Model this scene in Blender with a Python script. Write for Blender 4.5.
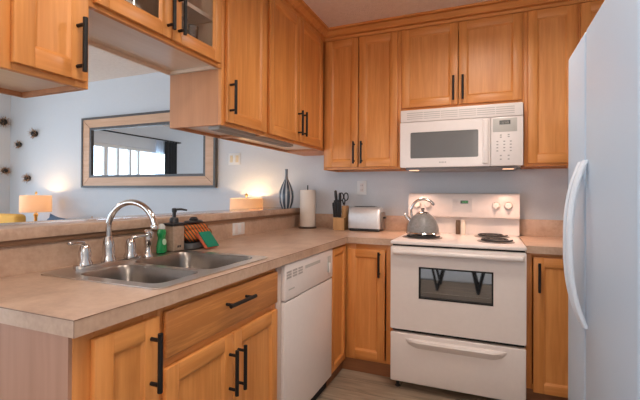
import bpy, bmesh, math, random
from mathutils import Vector, Matrix

S = bpy.context.scene
for o in list(bpy.data.objects):
    bpy.data.objects.remove(o)
COL = S.collection
random.seed(4)

# ------------------------------------------------------------------ camera
yaw, pitch, roll = math.radians(22.7174), math.radians(0.3486), math.radians(0.3107)
fwd = Vector((-math.sin(yaw), math.cos(yaw), 0)); rgt = Vector((math.cos(yaw), math.sin(yaw), 0)); up = Vector((0, 0, 1))
fwd, up = fwd * math.cos(pitch) + up * math.sin(pitch), up * math.cos(pitch) - fwd * math.sin(pitch)
rgt, up = rgt * math.cos(roll) + up * math.sin(roll), up * math.cos(roll) - rgt * math.sin(roll)
cd = bpy.data.cameras.new('camera'); cam = bpy.data.objects.new('camera', cd); COL.objects.link(cam)
M = Matrix.Identity(4)
for i in range(3):
    M[i][0], M[i][1], M[i][2] = rgt[i], up[i], -fwd[i]
M[0][3], M[1][3], M[2][3] = 0.8769, -2.5802, 1.21
cam.matrix_world = M
cd.sensor_fit = 'HORIZONTAL'; cd.sensor_width = 36; cd.lens = 399.73 / 640 * 36
cd.shift_y = -(200 - 190.727) / 640
cd.clip_start = 0.02
S.camera = cam

# ------------------------------------------------------------------ world, light, exposure
W = bpy.data.worlds.new('sky'); S.world = W; W.use_nodes = True
nt = W.node_tree; bg = nt.nodes['Background']
bg.inputs[0].default_value = (0.72, 0.86, 1.0, 1); bg.inputs[1].default_value = 5.2
S.view_settings.view_transform = 'Standard'; S.view_settings.look = 'None'
S.view_settings.gamma = 1; S.view_settings.exposure = 0.06; S.view_settings.use_curve_mapping = False
S.cycles.use_denoising = True
S.cycles.max_bounces = 10; S.cycles.diffuse_bounces = 6; S.cycles.transparent_max_bounces = 12
S.cycles.caustics_reflective = False; S.cycles.caustics_refractive = False
S.cycles.sample_clamp_indirect = 6.0

CEIL = 2.473
XL, XR, YB, YF = -4.8, 1.95, 0.629, -5.6     # inner faces of the room


def lamp(name, kind, loc, power, color, parent=None, **kw):
    d = bpy.data.lights.new(name, kind); d.energy = power; d.color = color
    for k, v in kw.items():
        setattr(d, k, v)
    o = bpy.data.objects.new(name, d); COL.objects.link(o)
    if parent:
        o.parent = parent; o.location = Vector(loc) - parent.location
    else:
        o.location = loc
    return o


WARM = (1.0, 0.88, 0.79)
KITCHEN_POWER = 12
DINING_FILL_POWER = 74
LIVING_FILL_POWER = 14
for i, (y0, y1) in enumerate(((-2.35, 0.05), (-5.2, -3.3))):          # daylight portals in the two window openings of the left wall
    p = lamp('window_portal', 'AREA', (XL - 0.02, (y0 + y1) / 2, 1.05), 1, (1, 1, 1), shape='RECTANGLE', size=2.0, size_y=y1 - y0)
    p.rotation_euler = (0, math.radians(-90), 0)
    p.data.cycles.is_portal = True
    p.data.size, p.data.size_y = 2.0, (y1 - y0)
p = lamp('window_portal', 'AREA', (-2.95, YF - 0.02, 1.05), 1, (1, 1, 1), shape='RECTANGLE', size=3.1, size_y=2.0)
p.rotation_euler = (math.radians(90), 0, 0); p.data.cycles.is_portal = True

# ------------------------------------------------------------------ mesh helpers
class MB:
    def __init__(s):
        s.bm = bmesh.new()

    def _add(s, verts, faces, mi=0):
        vs = [s.bm.verts.new(v) for v in verts]; fs = []
        for f in faces:
            fc = s.bm.faces.new([vs[i] for i in f]); fc.material_index = mi; fs.append(fc)
        bmesh.ops.recalc_face_normals(s.bm, faces=fs)
        return vs, fs

    def box(s, x0, x1, y0, y1, z0, z1, bev=0.0, seg=2, mi=0, F=None):
        c = [(x, y, z) for x in (x0, x1) for y in (y0, y1) for z in (z0, z1)]
        if F: c = [F(*p) for p in c]
        vs, fs = s._add(c, [(0, 1, 3, 2), (4, 6, 7, 5), (0, 4, 5, 1), (2, 3, 7, 6), (0, 2, 6, 4), (1, 5, 7, 3)], mi)
        if bev > 0:
            ed = list({e for f in fs for e in f.edges})
            r = bmesh.ops.bevel(s.bm, geom=ed, offset=bev, segments=seg, affect='EDGES', profile=0.5, clamp_overlap=True)
            for f in r['faces']: f.material_index = mi
        return s

    def tube(s, pts, r, seg=12, mi=0, cap=True, closed=False):
        pts = [Vector(p) for p in pts]; n = len(pts)
        rs = r if isinstance(r, (list, tuple)) else [r] * n
        rings = []; ref = None
        for i, p in enumerate(pts):
            if closed: t = pts[(i + 1) % n] - pts[i - 1]
            elif i == 0: t = pts[1] - p
            elif i == n - 1: t = p - pts[i - 1]
            else: t = pts[i + 1] - pts[i - 1]
            t.normalize()
            if ref is None:
                ref = t.orthogonal().normalized()
            a = ref - t * ref.dot(t)
            a.normalize(); ref = a; b = t.cross(a)
            rings.append([s.bm.verts.new(p + (a * math.cos(2 * math.pi * k / seg) + b * math.sin(2 * math.pi * k / seg)) * rs[i]) for k in range(seg)])
        fs = []
        m = n if closed else n - 1
        for i in range(m):
            A, B = rings[i], rings[(i + 1) % n]
            for k in range(seg):
                fs.append(s.bm.faces.new((A[k], A[(k + 1) % seg], B[(k + 1) % seg], B[k])))
        if cap and not closed:
            fs.append(s.bm.faces.new(rings[0][::-1])); fs.append(s.bm.faces.new(rings[-1]))
        for f in fs: f.material_index = mi
        bmesh.ops.recalc_face_normals(s.bm, faces=fs)
        return s

    def lathe(s, prof, c, seg=28, mi=0, axis=None, sx=1.0, sy=1.0, cap=True):
        """prof: list of (radius, height) along +z (or along axis) from point c"""
        c = Vector(c); ax = Vector(axis or (0, 0, 1)).normalized()
        q = Vector((0, 0, 1)).rotation_difference(ax)
        rings = []
        for (r, h) in prof:
            rings.append([s.bm.verts.new(c + q @ Vector((r * sx * math.cos(2 * math.pi * k / seg), r * sy * math.sin(2 * math.pi * k / seg), h))) for k in range(seg)])
        fs = []
        for A, B in zip(rings, rings[1:]):
            for k in range(seg):
                fs.append(s.bm.faces.new((A[k], A[(k + 1) % seg], B[(k + 1) % seg], B[k])))
        if cap:
            fs.append(s.bm.faces.new(rings[0][::-1])); fs.append(s.bm.faces.new(rings[-1]))
        for f in fs: f.material_index = mi
        bmesh.ops.recalc_face_normals(s.bm, faces=fs)
        return s

    def sphere(s, c, r, sc=(1, 1, 1), seg=20, rng=12, mi=0):
        g = bmesh.ops.create_uvsphere(s.bm, u_segments=seg, v_segments=rng, radius=r)
        for v in g['verts']:
            v.co = Vector((v.co.x * sc[0], v.co.y * sc[1], v.co.z * sc[2])) + Vector(c)
        for f in {f for v in g['verts'] for f in v.link_faces}: f.material_index = mi
        return s

    def plate(s, outer, holes, w0, w1, F, mi=0):
        """2-D outline with holes, filled and given thickness between w0 and w1; F maps (u, v, w)"""
        edges = []; loops = []
        for lp in [outer] + list(holes):
            vs = [s.bm.verts.new(F(u, v, w1)) for u, v in lp]; loops.append(vs)
            edges += [s.bm.edges.new((vs[i], vs[(i + 1) % len(vs)])) for i in range(len(vs))]
        top = [f for f in bmesh.ops.triangle_fill(s.bm, edges=edges, use_beauty=True)['geom'] if isinstance(f, bmesh.types.BMFace)]
        low = {}
        for lp, vs in zip([outer] + list(holes), loops):
            for (u, v), a in zip(lp, vs): low[a] = s.bm.verts.new(F(u, v, w0))
        fs = list(top)
        for f in top: fs.append(s.bm.faces.new([low[v] for v in reversed(f.verts)]))
        for vs in loops:
            for i in range(len(vs)):
                a, b = vs[i], vs[(i + 1) % len(vs)]
                fs.append(s.bm.faces.new((a, b, low[b], low[a])))
        for f in fs: f.material_index = mi
        bmesh.ops.recalc_face_normals(s.bm, faces=fs)
        return s

    def loft(s, loops, mi=0, cap0=False, cap1=True):
        R = [[s.bm.verts.new(p) for p in lp] for lp in loops]; n = len(R[0]); fs = []
        for A, B in zip(R, R[1:]):
            for k in range(n):
                fs.append(s.bm.faces.new((A[k], A[(k + 1) % n], B[(k + 1) % n], B[k])))
        if cap0: fs.append(s.bm.faces.new(R[0][::-1]))
        if cap1: fs.append(s.bm.faces.new(R[-1]))
        for f in fs: f.material_index = mi
        bmesh.ops.recalc_face_normals(s.bm, faces=fs)
        return s

    def build(s, name, mats, parent=None, loc=None, smooth=True):
        """link as ONE mesh object; vertices are given in world coordinates"""
        me = bpy.data.meshes.new(name)
        if parent is not None:
            w = Vector((0, 0, 0)); p = parent
            while p is not None: w += p.location; p = p.parent
        else:
            if loc is None:
                xs = [v.co for v in s.bm.verts]
                loc = (sum(v.x for v in xs) / len(xs), sum(v.y for v in xs) / len(xs), min(v.z for v in xs))
            w = Vector(loc)
        bmesh.ops.translate(s.bm, verts=s.bm.verts, vec=-w)
        s.bm.to_mesh(me); s.bm.free()
        for m in (mats if isinstance(mats, (list, tuple)) else [mats]): me.materials.append(m)
        if smooth:
            for p in me.polygons: p.use_smooth = True
            me.set_sharp_from_angle(angle=math.radians(35))
        o = bpy.data.objects.new(name, me); COL.objects.link(o)
        if parent is not None: o.parent = parent
        else: o.location = w
        return o


def rr(x0, x1, y0, y1, r, seg=6):
    """rounded rectangle outline"""
    out = []
    for cx, cy, a0 in ((x1 - r, y1 - r, 0), (x0 + r, y1 - r, 90), (x0 + r, y0 + r, 180), (x1 - r, y0 + r, 270)):
        for k in range(seg + 1):
            a = math.radians(a0 + 90 * k / seg); out.append((cx + r * math.cos(a), cy + r * math.sin(a)))
    return out


def tag(o, label, cat, group=None, kind=None):
    o['label'] = label; o['category'] = cat
    if group: o['group'] = group
    if kind: o['kind'] = kind
    return o


def thing(name, loc, label, cat, group=None):
    o = bpy.data.objects.new(name, None); COL.objects.link(o); o.location = loc
    o.empty_display_size = 0.1
    return tag(o, label, cat, group)


def struct(o):
    o['kind'] = 'structure'; return o


def copy_tree(o, parent=None):
    c = o.copy(); COL.objects.link(c)
    if parent: c.parent = parent
    for ch in list(o.children): copy_tree(ch, c)
    return c


FX = lambda p: (lambda u, v, w: (p + w, u, v))        # surface facing +X : u=Y v=Z
FY = lambda p: (lambda u, v, w: (u, p - w, v))        # surface facing -Y : u=X v=Z
FZ = lambda u, v, w: (u, v, w)

# ------------------------------------------------------------------ materials
def newmat(name):
    m = bpy.data.materials.new(name); m.use_nodes = True
    return m, m.node_tree, m.node_tree.nodes['Principled BSDF']


def plain(name, col, rough=0.5, metal=0.0, spec=0.5, emit=None, estr=0.0, coat=0.0, var=0.0, bump=0.0, scale=40.0):
    m, t, b = newmat(name)
    b.inputs['Base Color'].default_value = (*col, 1); b.inputs['Roughness'].default_value = rough
    b.inputs['Metallic'].default_value = metal; b.inputs['Specular IOR Level'].default_value = spec
    b.inputs['Coat Weight'].default_value = coat
    tc = t.nodes.new('ShaderNodeTexCoord'); nz = t.nodes.new('ShaderNodeTexNoise'); nz.inputs['Scale'].default_value = scale
    t.links.new(tc.outputs['Object'], nz.inputs['Vector'])
    rp = t.nodes.new('ShaderNodeValToRGB')
    v = max(var, 0.012)
    rp.color_ramp.elements[0].position = 0.3; rp.color_ramp.elements[1].position = 0.7
    rp.color_ramp.elements[0].color = (*[c * (1 - v) for c in col], 1); rp.color_ramp.elements[1].color = (*[min(1, c * (1 + v)) for c in col], 1)
    t.links.new(nz.outputs['Fac'], rp.inputs['Fac']); t.links.new(rp.outputs['Color'], b.inputs['Base Color'])
    if bump:
        bp = t.nodes.new('ShaderNodeBump'); bp.inputs['Strength'].default_value = bump; bp.inputs['Distance'].default_value = 0.01
        t.links.new(nz.outputs['Fac'], bp.inputs['Height']); t.links.new(bp.outputs['Normal'], b.inputs['Normal'])
    if emit:
        b.inputs['Emission Color'].default_value = (*emit, 1); b.inputs['Emission Strength'].default_value = estr
    return m


def wood(name, light, dark, axis='z', rough=0.42, k=1.0, coat=0.06, fine=1.0):
    m, t, b = newmat(name)
    N = t.nodes.new; L = t.links.new
    tc = N('ShaderNodeTexCoord'); mp = N('ShaderNodeMapping')
    sc = {'x': (1.0, 16, 16), 'y': (16, 1.0, 16), 'z': (16, 16, 1.0)}[axis]
    mp.inputs['Scale'].default_value = [v * k for v in sc]
    L(tc.outputs['Object'], mp.inputs['Vector'])
    n1 = N('ShaderNodeTexNoise'); n1.inputs['Scale'].default_value = 1.6; n1.inputs['Detail'].default_value = 5; n1.inputs['Distortion'].default_value = 0.6
    n2 = N('ShaderNodeTexNoise'); n2.inputs['Scale'].default_value = 6; n2.inputs['Detail'].default_value = 4
    L(mp.outputs['Vector'], n1.inputs['Vector']); L(mp.outputs['Vector'], n2.inputs['Vector'])
    mx = N('ShaderNodeMath'); mx.operation = 'MULTIPLY_ADD'; mx.inputs[1].default_value = 0.5 * fine
    L(n2.outputs['Fac'], mx.inputs[0]); L(n1.outputs['Fac'], mx.inputs[2])
    rp = N('ShaderNodeValToRGB'); rp.color_ramp.elements[0].position = 0.50; rp.color_ramp.elements[1].position = 0.95
    rp.color_ramp.elements[0].color = (*light, 1); rp.color_ramp.elements[1].color = (*dark, 1)
    L(mx.outputs[0], rp.inputs['Fac']); L(rp.outputs['Color'], b.inputs['Base Color'])
    b.inputs['Roughness'].default_value = rough; b.inputs['Coat Weight'].default_value = coat; b.inputs['Coat Roughness'].default_value = 0.25
    bp = N('ShaderNodeBump'); bp.inputs['Strength'].default_value = 0.06; bp.inputs['Distance'].default_value = 0.004
    L(n2.outputs['Fac'], bp.inputs['Height']); L(bp.outputs['Normal'], b.inputs['Normal'])
    return m


def speckle(name, cols, s1, s2, rough, bump=0.0):
    m, t, b = newmat(name)
    N = t.nodes.new; L = t.links.new
    tc = N('ShaderNodeTexCoord')
    n1 = N('ShaderNodeTexNoise'); n1.inputs['Scale'].default_value = s1; n1.inputs['Detail'].default_value = 6; n1.inputs['Roughness'].default_value = 0.62; n1.inputs['Distortion'].default_value = 0.5
    n2 = N('ShaderNodeTexNoise'); n2.inputs['Scale'].default_value = s2; n2.inputs['Detail'].default_value = 3
    L(tc.outputs['Object'], n1.inputs['Vector']); L(tc.outputs['Object'], n2.inputs['Vector'])
    mx = N('ShaderNodeMath'); mx.operation = 'MULTIPLY_ADD'; mx.inputs[1].default_value = 0.4
    L(n2.outputs['Fac'], mx.inputs[0]); L(n1.outputs['Fac'], mx.inputs[2])
    rp = N('ShaderNodeValToRGB'); cr = rp.color_ramp
    cr.elements[0].position = 0.48; cr.elements[0].color = (*cols[0], 1); cr.elements[1].position = 0.92; cr.elements[1].color = (*cols[2], 1)
    e = cr.elements.new(0.68); e.color = (*cols[1], 1)
    L(mx.outputs[0], rp.inputs['Fac']); L(rp.outputs['Color'], b.inputs['Base Color'])
    b.inputs['Roughness'].default_value = rough
    if bump:
        bp = N('ShaderNodeBump'); bp.inputs['Strength'].default_value = bump; bp.inputs['Distance'].default_value = 0.006
        L(n2.outputs['Fac'], bp.inputs['Height']); L(bp.outputs['Normal'], b.inputs['Normal'])
    return m


def stripes(name, ca, cb, cc, axis, freq, rough=0.9):
    m, t, b = newmat(name)
    N = t.nodes.new; L = t.links.new
    tc = N('ShaderNodeTexCoord'); w = N('ShaderNodeTexWave'); w.wave_type = 'BANDS'; w.bands_direction = axis
    w.inputs['Scale'].default_value = freq; w.inputs['Distortion'].default_value = 0.6
    L(tc.outputs['Object'], w.inputs['Vector'])
    rp = N('ShaderNodeValToRGB'); cr = rp.color_ramp
    cr.elements[0].position = 0.0; cr.elements[0].color = (*ca, 1); cr.elements[1].position = 0.9; cr.elements[1].color = (*cc, 1)
    e = cr.elements.new(0.55); e.color = (*cb, 1)
    L(w.outputs['Fac'], rp.inputs['Fac']); L(rp.outputs['Color'], b.inputs['Base Color'])
    b.inputs['Roughness'].default_value = rough
    return m


def glass(name, tint, gloss=0.08, rough=0.02):
    m = bpy.data.materials.new(name); m.use_nodes = True; t = m.node_tree
    t.nodes.remove(t.nodes['Principled BSDF']); N = t.nodes.new
    tr = N('ShaderNodeBsdfTransparent'); tr.inputs[0].default_value = (*tint, 1)
    gl = N('ShaderNodeBsdfGlossy'); gl.inputs['Roughness'].default_value = rough
    fr = N('ShaderNodeFresnel'); ge = N('ShaderNodeNewGeometry'); io = N('ShaderNodeMapRange')      # thin pane: same reflection from both faces
    io.inputs['To Min'].default_value = 1.45; io.inputs['To Max'].default_value = 1 / 1.45
    t.links.new(ge.outputs['Backfacing'], io.inputs['Value']); t.links.new(io.outputs[0], fr.inputs[0])
    ad = N('ShaderNodeMath'); ad.inputs[1].default_value = gloss; ad.use_clamp = True
    t.links.new(fr.outputs[0], ad.inputs[0])
    mx = N('ShaderNodeMixShader')
    t.links.new(ad.outputs[0], mx.inputs[0]); t.links.new(tr.outputs[0], mx.inputs[1]); t.links.new(gl.outputs[0], mx.inputs[2])
    t.links.new(mx.outputs[0], t.nodes['Material Output'].inputs[0])
    return m


OAK_L, OAK_D = (0.76, 0.328, 0.092), (0.60, 0.224, 0.052)
oakV = wood('oak_vertical_grain', OAK_L, OAK_D, 'z')
oakX = wood('oak_grain_along_x', OAK_L, OAK_D, 'x')
oakY = wood('oak_grain_along_y', OAK_L, OAK_D, 'y')
oakDrawer = wood('oak_open_grain', (0.72, 0.31, 0.09), (0.46, 0.175, 0.045), 'y', k=1.5, fine=1.6)
oakPanel = wood('pale_birch_panel', (0.58, 0.27, 0.125), (0.50, 0.22, 0.095), 'z', rough=0.5, coat=0.0, fine=0.6)
oakUnder = wood('pale_birch_underside', (0.82, 0.68, 0.56), (0.75, 0.60, 0.47), 'y', rough=0.3, coat=0.3, fine=0.6)
endPanel = wood('whitewashed_end_panel', (0.45, 0.24, 0.155), (0.38, 0.19, 0.115), 'z', rough=0.55, coat=0.0, fine=0.7)
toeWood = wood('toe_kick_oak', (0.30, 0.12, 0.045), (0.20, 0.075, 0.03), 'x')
laminate = speckle('beige_laminate', [(0.61, 0.44, 0.325), (0.54, 0.37, 0.265), (0.43, 0.28, 0.195)], 5.5, 60, 0.34)
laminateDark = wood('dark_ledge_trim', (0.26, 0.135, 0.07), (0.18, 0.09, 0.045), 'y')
wallPaint = plain('pale_grey_blue_paint', (0.62, 0.65, 0.685), 0.85, var=0.02, bump=0.06, scale=140)
ceilPaint = speckle('popcorn_ceiling', [(0.86, 0.75, 0.67), (0.83, 0.72, 0.64), (0.77, 0.66, 0.58)], 30, 110, 0.95, bump=1.0)
trimWhite = plain('white_trim', (0.75, 0.75, 0.74), 0.5)
appWhite = plain('white_enamel', (0.78, 0.71, 0.67), 0.28, var=0.008)
appWhite2 = plain('white_enamel_satin', (0.74, 0.67, 0.63), 0.4, var=0.008)
fridgeDayTint = plain('fridge_white_daylight_tint', (0.44, 0.545, 0.655), 0.36, var=0.01, bump=0.05, scale=400)  # white fridge with the blue daylight cast mixed into its colour
fridgeHandle = plain('fridge_handle_white', (0.66, 0.72, 0.78), 0.3)
fridgeGrey = plain('fridge_gasket_grey', (0.42, 0.44, 0.46), 0.6)
blackMetal = plain('black_bar_metal', (0.010, 0.009, 0.009), 0.5, spec=0.3)
blackPlastic = plain('black_plastic', (0.018, 0.018, 0.02), 0.4)
darkGap = plain('dark_gap', (0.01, 0.01, 0.01), 0.8)
chrome = plain('chrome', (0.66, 0.63, 0.61), 0.09, metal=1.0)
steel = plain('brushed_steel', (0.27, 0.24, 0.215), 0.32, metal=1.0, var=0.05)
steelRim = plain('steel_rim', (0.66, 0.62, 0.58), 0.28, metal=1.0)
ovenGlass = plain('dark_oven_glass', (0.014, 0.015, 0.018), 0.03, spec=1.0, coat=1.0)
microGlass = plain('grey_microwave_screen', (0.13, 0.125, 0.12), 0.09, spec=0.6)
keyGrey = plain('key_grey', (0.36, 0.33, 0.30), 0.6)
keyPanel = plain('control_panel_grey', (0.50, 0.48, 0.44), 0.5)
lcdDark = plain('dark_lcd', (0.02, 0.022, 0.018), 0.2)
lcdGreen = plain('green_digits', (0.02, 0.10, 0.02), 0.4, emit=(0.15, 0.9, 0.25), estr=0.6)
lcdPale = plain('pale_digits', (0.3, 0.3, 0.26), 0.4, emit=(0.6, 0.7, 0.6), estr=0.15)
mirrorMat = plain('mirror_silver', (0.86, 0.89, 0.92), 0.0, metal=1.0, var=0.0)
mirrorWood = wood('pale_mirror_wood', (0.68, 0.44, 0.29), (0.57, 0.34, 0.21), 'x', rough=0.5, coat=0)
mirrorEdge = plain('dark_mirror_edge', (0.085, 0.08, 0.08), 0.45, var=0.2)
paneGlass = glass('window_glass', (0.97, 0.985, 1.0), 0.02)
cabGlass = glass('cabinet_glass', (0.97, 0.96, 0.95), 0.01, rough=0.0)
interior = plain('pale_cabinet_interior', (0.80, 0.62, 0.46), 0.6)
tumblerGlass = glass('tumbler_glass', (0.62, 0.66, 0.66), 0.25)
curtainMat = plain('charcoal_curtain', (0.045, 0.047, 0.052), 0.9, var=0.1)
sheerMat = bpy.data.materials.new('white_sheer'); sheerMat.use_nodes = True; _t = sheerMat.node_tree; _t.nodes.remove(_t.nodes['Principled BSDF'])
_a = _t.nodes.new('ShaderNodeBsdfTransparent'); _b = _t.nodes.new('ShaderNodeBsdfTranslucent'); _b.inputs[0].default_value = (0.85, 0.9, 0.97, 1); _m = _t.nodes.new('ShaderNodeMixShader'); _m.inputs[0].default_value = 0.6
_t.links.new(_a.outputs[0], _m.inputs[1]); _t.links.new(_b.outputs[0], _m.inputs[2]); _t.links.new(_m.outputs[0], _t.nodes['Material Output'].inputs[0])
shadeMat = None
mustard = plain('mustard_fabric', (0.78, 0.42, 0.09), 0.9, var=0.06, bump=0.2, scale=200)
navy = plain('slate_blue_fabric', (0.10, 0.15, 0.23), 0.95, var=0.1, bump=0.2, scale=200)
tanFabric = plain('tan_fabric', (0.50, 0.30, 0.17), 0.95, var=0.1, bump=0.2, scale=200)
sofaGrey = plain('light_grey_upholstery', (0.45, 0.45, 0.46), 0.95, var=0.05, bump=0.2, scale=200)
brass = plain('brass', (0.70, 0.45, 0.16), 0.3, metal=1.0)
bulbMat = plain('bulb', (1, 0.9, 0.7), 0.5, emit=(1.0, 0.72, 0.42), estr=3)

ovenGlass.node_tree.nodes['Principled BSDF'].inputs['IOR'].default_value = 2.2
microGlass.node_tree.nodes['Principled BSDF'].inputs['IOR'].default_value = 1.7
# floor planks
m, t, b = newmat('vinyl_plank'); N = t.nodes.new; L = t.links.new
tc = N('ShaderNodeTexCoord'); br = N('ShaderNodeTexBrick'); br.inputs['Scale'].default_value = 1.0
br.inputs['Brick Width'].default_value = 1.2; br.inputs['Row Height'].default_value = 0.15; br.inputs['Mortar Size'].default_value = 0.0015
br.inputs['Color1'].default_value = (0.30, 0.235, 0.175, 1); br.inputs['Color2'].default_value = (0.37, 0.295, 0.225, 1); br.inputs['Mortar'].default_value = (0.09, 0.065, 0.05, 1)
mp = N('ShaderNodeMapping'); mp.inputs['Scale'].default_value = (1.6, 14, 1)
nz = N('ShaderNodeTexNoise'); nz.inputs['Scale'].default_value = 2.2; nz.inputs['Detail'].default_value = 6; nz.inputs['Distortion'].default_value = 0.8
L(tc.outputs['Object'], br.inputs['Vector']); L(tc.outputs['Object'], mp.inputs['Vector']); L(mp.outputs['Vector'], nz.inputs['Vector'])
rp = N('ShaderNodeValToRGB'); rp.color_ramp.elements[0].position = 0.3; rp.color_ramp.elements[0].color = (0.55, 0.53, 0.5, 1); rp.color_ramp.elements[1].position = 0.75; rp.color_ramp.elements[1].color = (1.25, 1.2, 1.12, 1)
mx = N('ShaderNodeMix'); mx.data_type = 'RGBA'; mx.blend_type = 'MULTIPLY'; mx.inputs['Factor'].default_value = 1
L(nz.outputs['Fac'], rp.inputs['Fac']); L(br.outputs['Color'], mx.inputs['A']); L(rp.outputs['Color'], mx.inputs['B']); L(mx.outputs['Result'], b.inputs['Base Color'])
b.inputs['Roughness'].default_value = 0.45
floorMat = m

# translucent lamp shade
m = bpy.data.materials.new('lampshade_linen'); m.use_nodes = True; t = m.node_tree; N = t.nodes.new
t.nodes.remove(t.nodes['Principled BSDF'])
d_ = N('ShaderNodeBsdfDiffuse'); d_.inputs[0].default_value = (0.85, 0.74, 0.62, 1)
tl = N('ShaderNodeBsdfTranslucent'); tl.inputs[0].default_value = (0.95, 0.78, 0.58, 1)
mx = N('ShaderNodeMixShader'); mx.inputs[0].default_value = 0.5
t.links.new(d_.outputs[0], mx.inputs[1]); t.links.new(tl.outputs[0], mx.inputs[2]); t.links.new(mx.outputs[0], t.nodes['Material Output'].inputs[0])
shadeMat = m

# ------------------------------------------------------------------ the room
T = 0.12
struct(MB().box(XL - T, XR + T, YF - T, YB + T, -0.1, 0).build('floor', floorMat))
struct(MB().box(XL - T, XR + T, YF - T, YB + T, CEIL, CEIL + 0.1).build('ceiling', ceilPaint))
struct(MB().box(XL - T, XR + T, YB, YB + T, 0, CEIL).build('wall_back', wallPaint))
struct(MB().box(XR, XR + T, YF, YB, 0, CEIL).build('wall_right', wallPaint))
mb = MB(); FILLWIN = (-4.5, -1.4, 0.05, 2.0); FN = lambda u, v, w: (u, YF + w, v)  # unseen front window, added to let in daylight from behind
mb.plate([(XL - T, 0), (XR + T, 0), (XR + T, CEIL), (XL - T, CEIL)], [[(FILLWIN[0], FILLWIN[2]), (FILLWIN[1], FILLWIN[2]), (FILLWIN[1], FILLWIN[3]), (FILLWIN[0], FILLWIN[3])]], -T, 0, FN)
struct(mb.build('wall_front', wallPaint))
WIN = [(-2.35, 0.05, 0.05, 1.99), (-5.2, -3.3, 0.05, 2.0)]  # first window shows in the mirror; second is added for more daylight
mb = MB()
mb.plate([(YF, 0), (YB, 0), (YB, CEIL), (YF, CEIL)], [[(a, c), (b_, c), (b_, d), (a, d)] for a, b_, c, d in WIN], -T, 0, FX(XL))
struct(mb.build('wall_left', wallPaint))
for i, (a, b_, c, d) in enumerate(WIN + [FILLWIN]):
    F = FX(XL) if i < 2 else FN
    fr = MB()
    for (u0, u1, v0, v1) in ((a, b_, c, c + 0.06), (a, b_, d - 0.05, d), (a, a + 0.05, c, d), (b_ - 0.05, b_, c, d)):
        fr.box(u0, u1, v0, v1, -0.10, -0.02, bev=0.004, F=F)
    w = struct(fr.build(f'window_{i + 1}', trimWhite))
    n = 5 if i == 0 else 3
    muls = ([-0.83, -1.06, -1.31, -1.49] if i == 0 else [a + (b_ - a) * k / 3 for k in (1, 2)])
    ms = MB()
    for k, u in enumerate(muls):
        hw = 0.035 if (k == 0 and i == 0) else 0.02
        ms.box(u - hw, u + hw, c + 0.06, d - 0.05, -0.09, -0.03, bev=0.003, F=F)
    ms.build('mullion', trimWhite, w)
    MB().box(a + 0.05, b_ - 0.05, c + 0.06, d - 0.05, -0.063, -0.057, F=F).build('pane', paneGlass, w)
struct(MB().box(XL, -0.905, YB - 0.014, YB, 0, 0.09, bev=0.004).build('baseboard_back', trimWhite))

# half wall under the raised ledge
struct(MB().box(-0.90, -0.6785, -1.93, YB, 0, 1.04).build('wall_peninsula', wallPaint))

# neighbour's building outside the left window
nb = thing('neighbor_building', (-14, 2.0, 0), 'cream house seen through the window in the mirror', 'building')
MB().box(-16, -12.5, 1.5, 5.0, -3.0, 3.2).build('wall', plain('cream_stucco', (0.75, 0.66, 0.42), 0.9), nb)
mb = MB(); mb.loft([[(-16.3, 1.2, 3.2), (-12.2, 1.2, 3.2), (-12.2, 5.3, 3.2), (-16.3, 5.3, 3.2)], [(-14.6, 2.9, 4.2), (-13.8, 2.9, 4.2), (-13.8, 3.6, 4.2), (-14.6, 3.6, 4.2)]], cap0=True)
mb.build('roof', plain('terracotta_roof', (0.42, 0.22, 0.14), 0.9), nb)

# ------------------------------------------------------------------ cabinetry helpers
def pull(F, u, v, length, vertical, parent, proud=0.034):
    mb = MB(); h = length / 2; q = h - 0.02 * length / 0.165
    if vertical:
        mb.tube([F(u, v - h, proud), F(u, v + h, proud)], 0.0074, 12)
        for s in (-q, q): mb.tube([F(u, v + s, 0.0), F(u, v + s, proud)], 0.0058, 10)
    else:
        mb.tube([F(u - h, v, proud), F(u + h, v, proud)], 0.0074, 12)
        for s in (-q, q): mb.tube([F(u + s, v, 0.0), F(u + s, v, proud)], 0.0058, 10)
    o = mb.build('handle', blackMetal, parent); o['label'] = 'black bar handle'
    return o


def door(F, u0, u1, v0, v1, parent, along, name='door', st=0.055, th=0.019, open_glass=False):
    """frame-and-panel door; w=0 is the back of the door, th its face"""
    mb = MB()
    hmat = 1
    mb.box(u0, u0 + st, v0, v1, 0, th, bev=0.0035, F=F); mb.box(u1 - st, u1, v0, v1, 0, th, bev=0.0035, F=F)
    mb.box(u0 + st - 0.001, u1 - st + 0.001, v0, v0 + st, 0, th, bev=0.0035, mi=hmat, F=F)
    mb.box(u0 + st - 0.001, u1 - st + 0.001, v1 - st, v1, 0, th, bev=0.0035, mi=hmat, F=F)
    # sloping bead round the opening
    a, b_, c, d = u0 + st, u1 - st, v0 + st, v1 - st; e = 0.010
    for p, q in (((a, c), (b_, c)), ((b_, c), (b_, d)), ((b_, d), (a, d)), ((a, d), (a, c))):
        cx, cy = (a + b_) / 2, (c + d) / 2
        ins = lambda P: (P[0] + (e if P[0] < cx else -e), P[1] + (e if P[1] < cy else -e))
        p2, q2 = ins(p), ins(q)
        mb._add([F(*p, th - 0.003), F(*q, th - 0.003), F(*q2, th - 0.010), F(*p2, th - 0.010)], [(0, 1, 2, 3)], mi=0 if p[0] == q[0] else hmat)
    if not open_glass:
        mb.box(a - 0.002, b_ + 0.002, c - 0.002, d + 0.002, 0.001, th - 0.0095, F=F)
    o = mb.build(name, [oakV, oakX if along == 'x' else oakY], parent)
    if open_glass:
        g = MB().box(a - 0.004, b_ + 0.004, c - 0.004, d + 0.004, 0.004, 0.008, F=F).build('glass_pane', cabGlass, o); g['label'] = 'clear glass pane'
    return o


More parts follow.
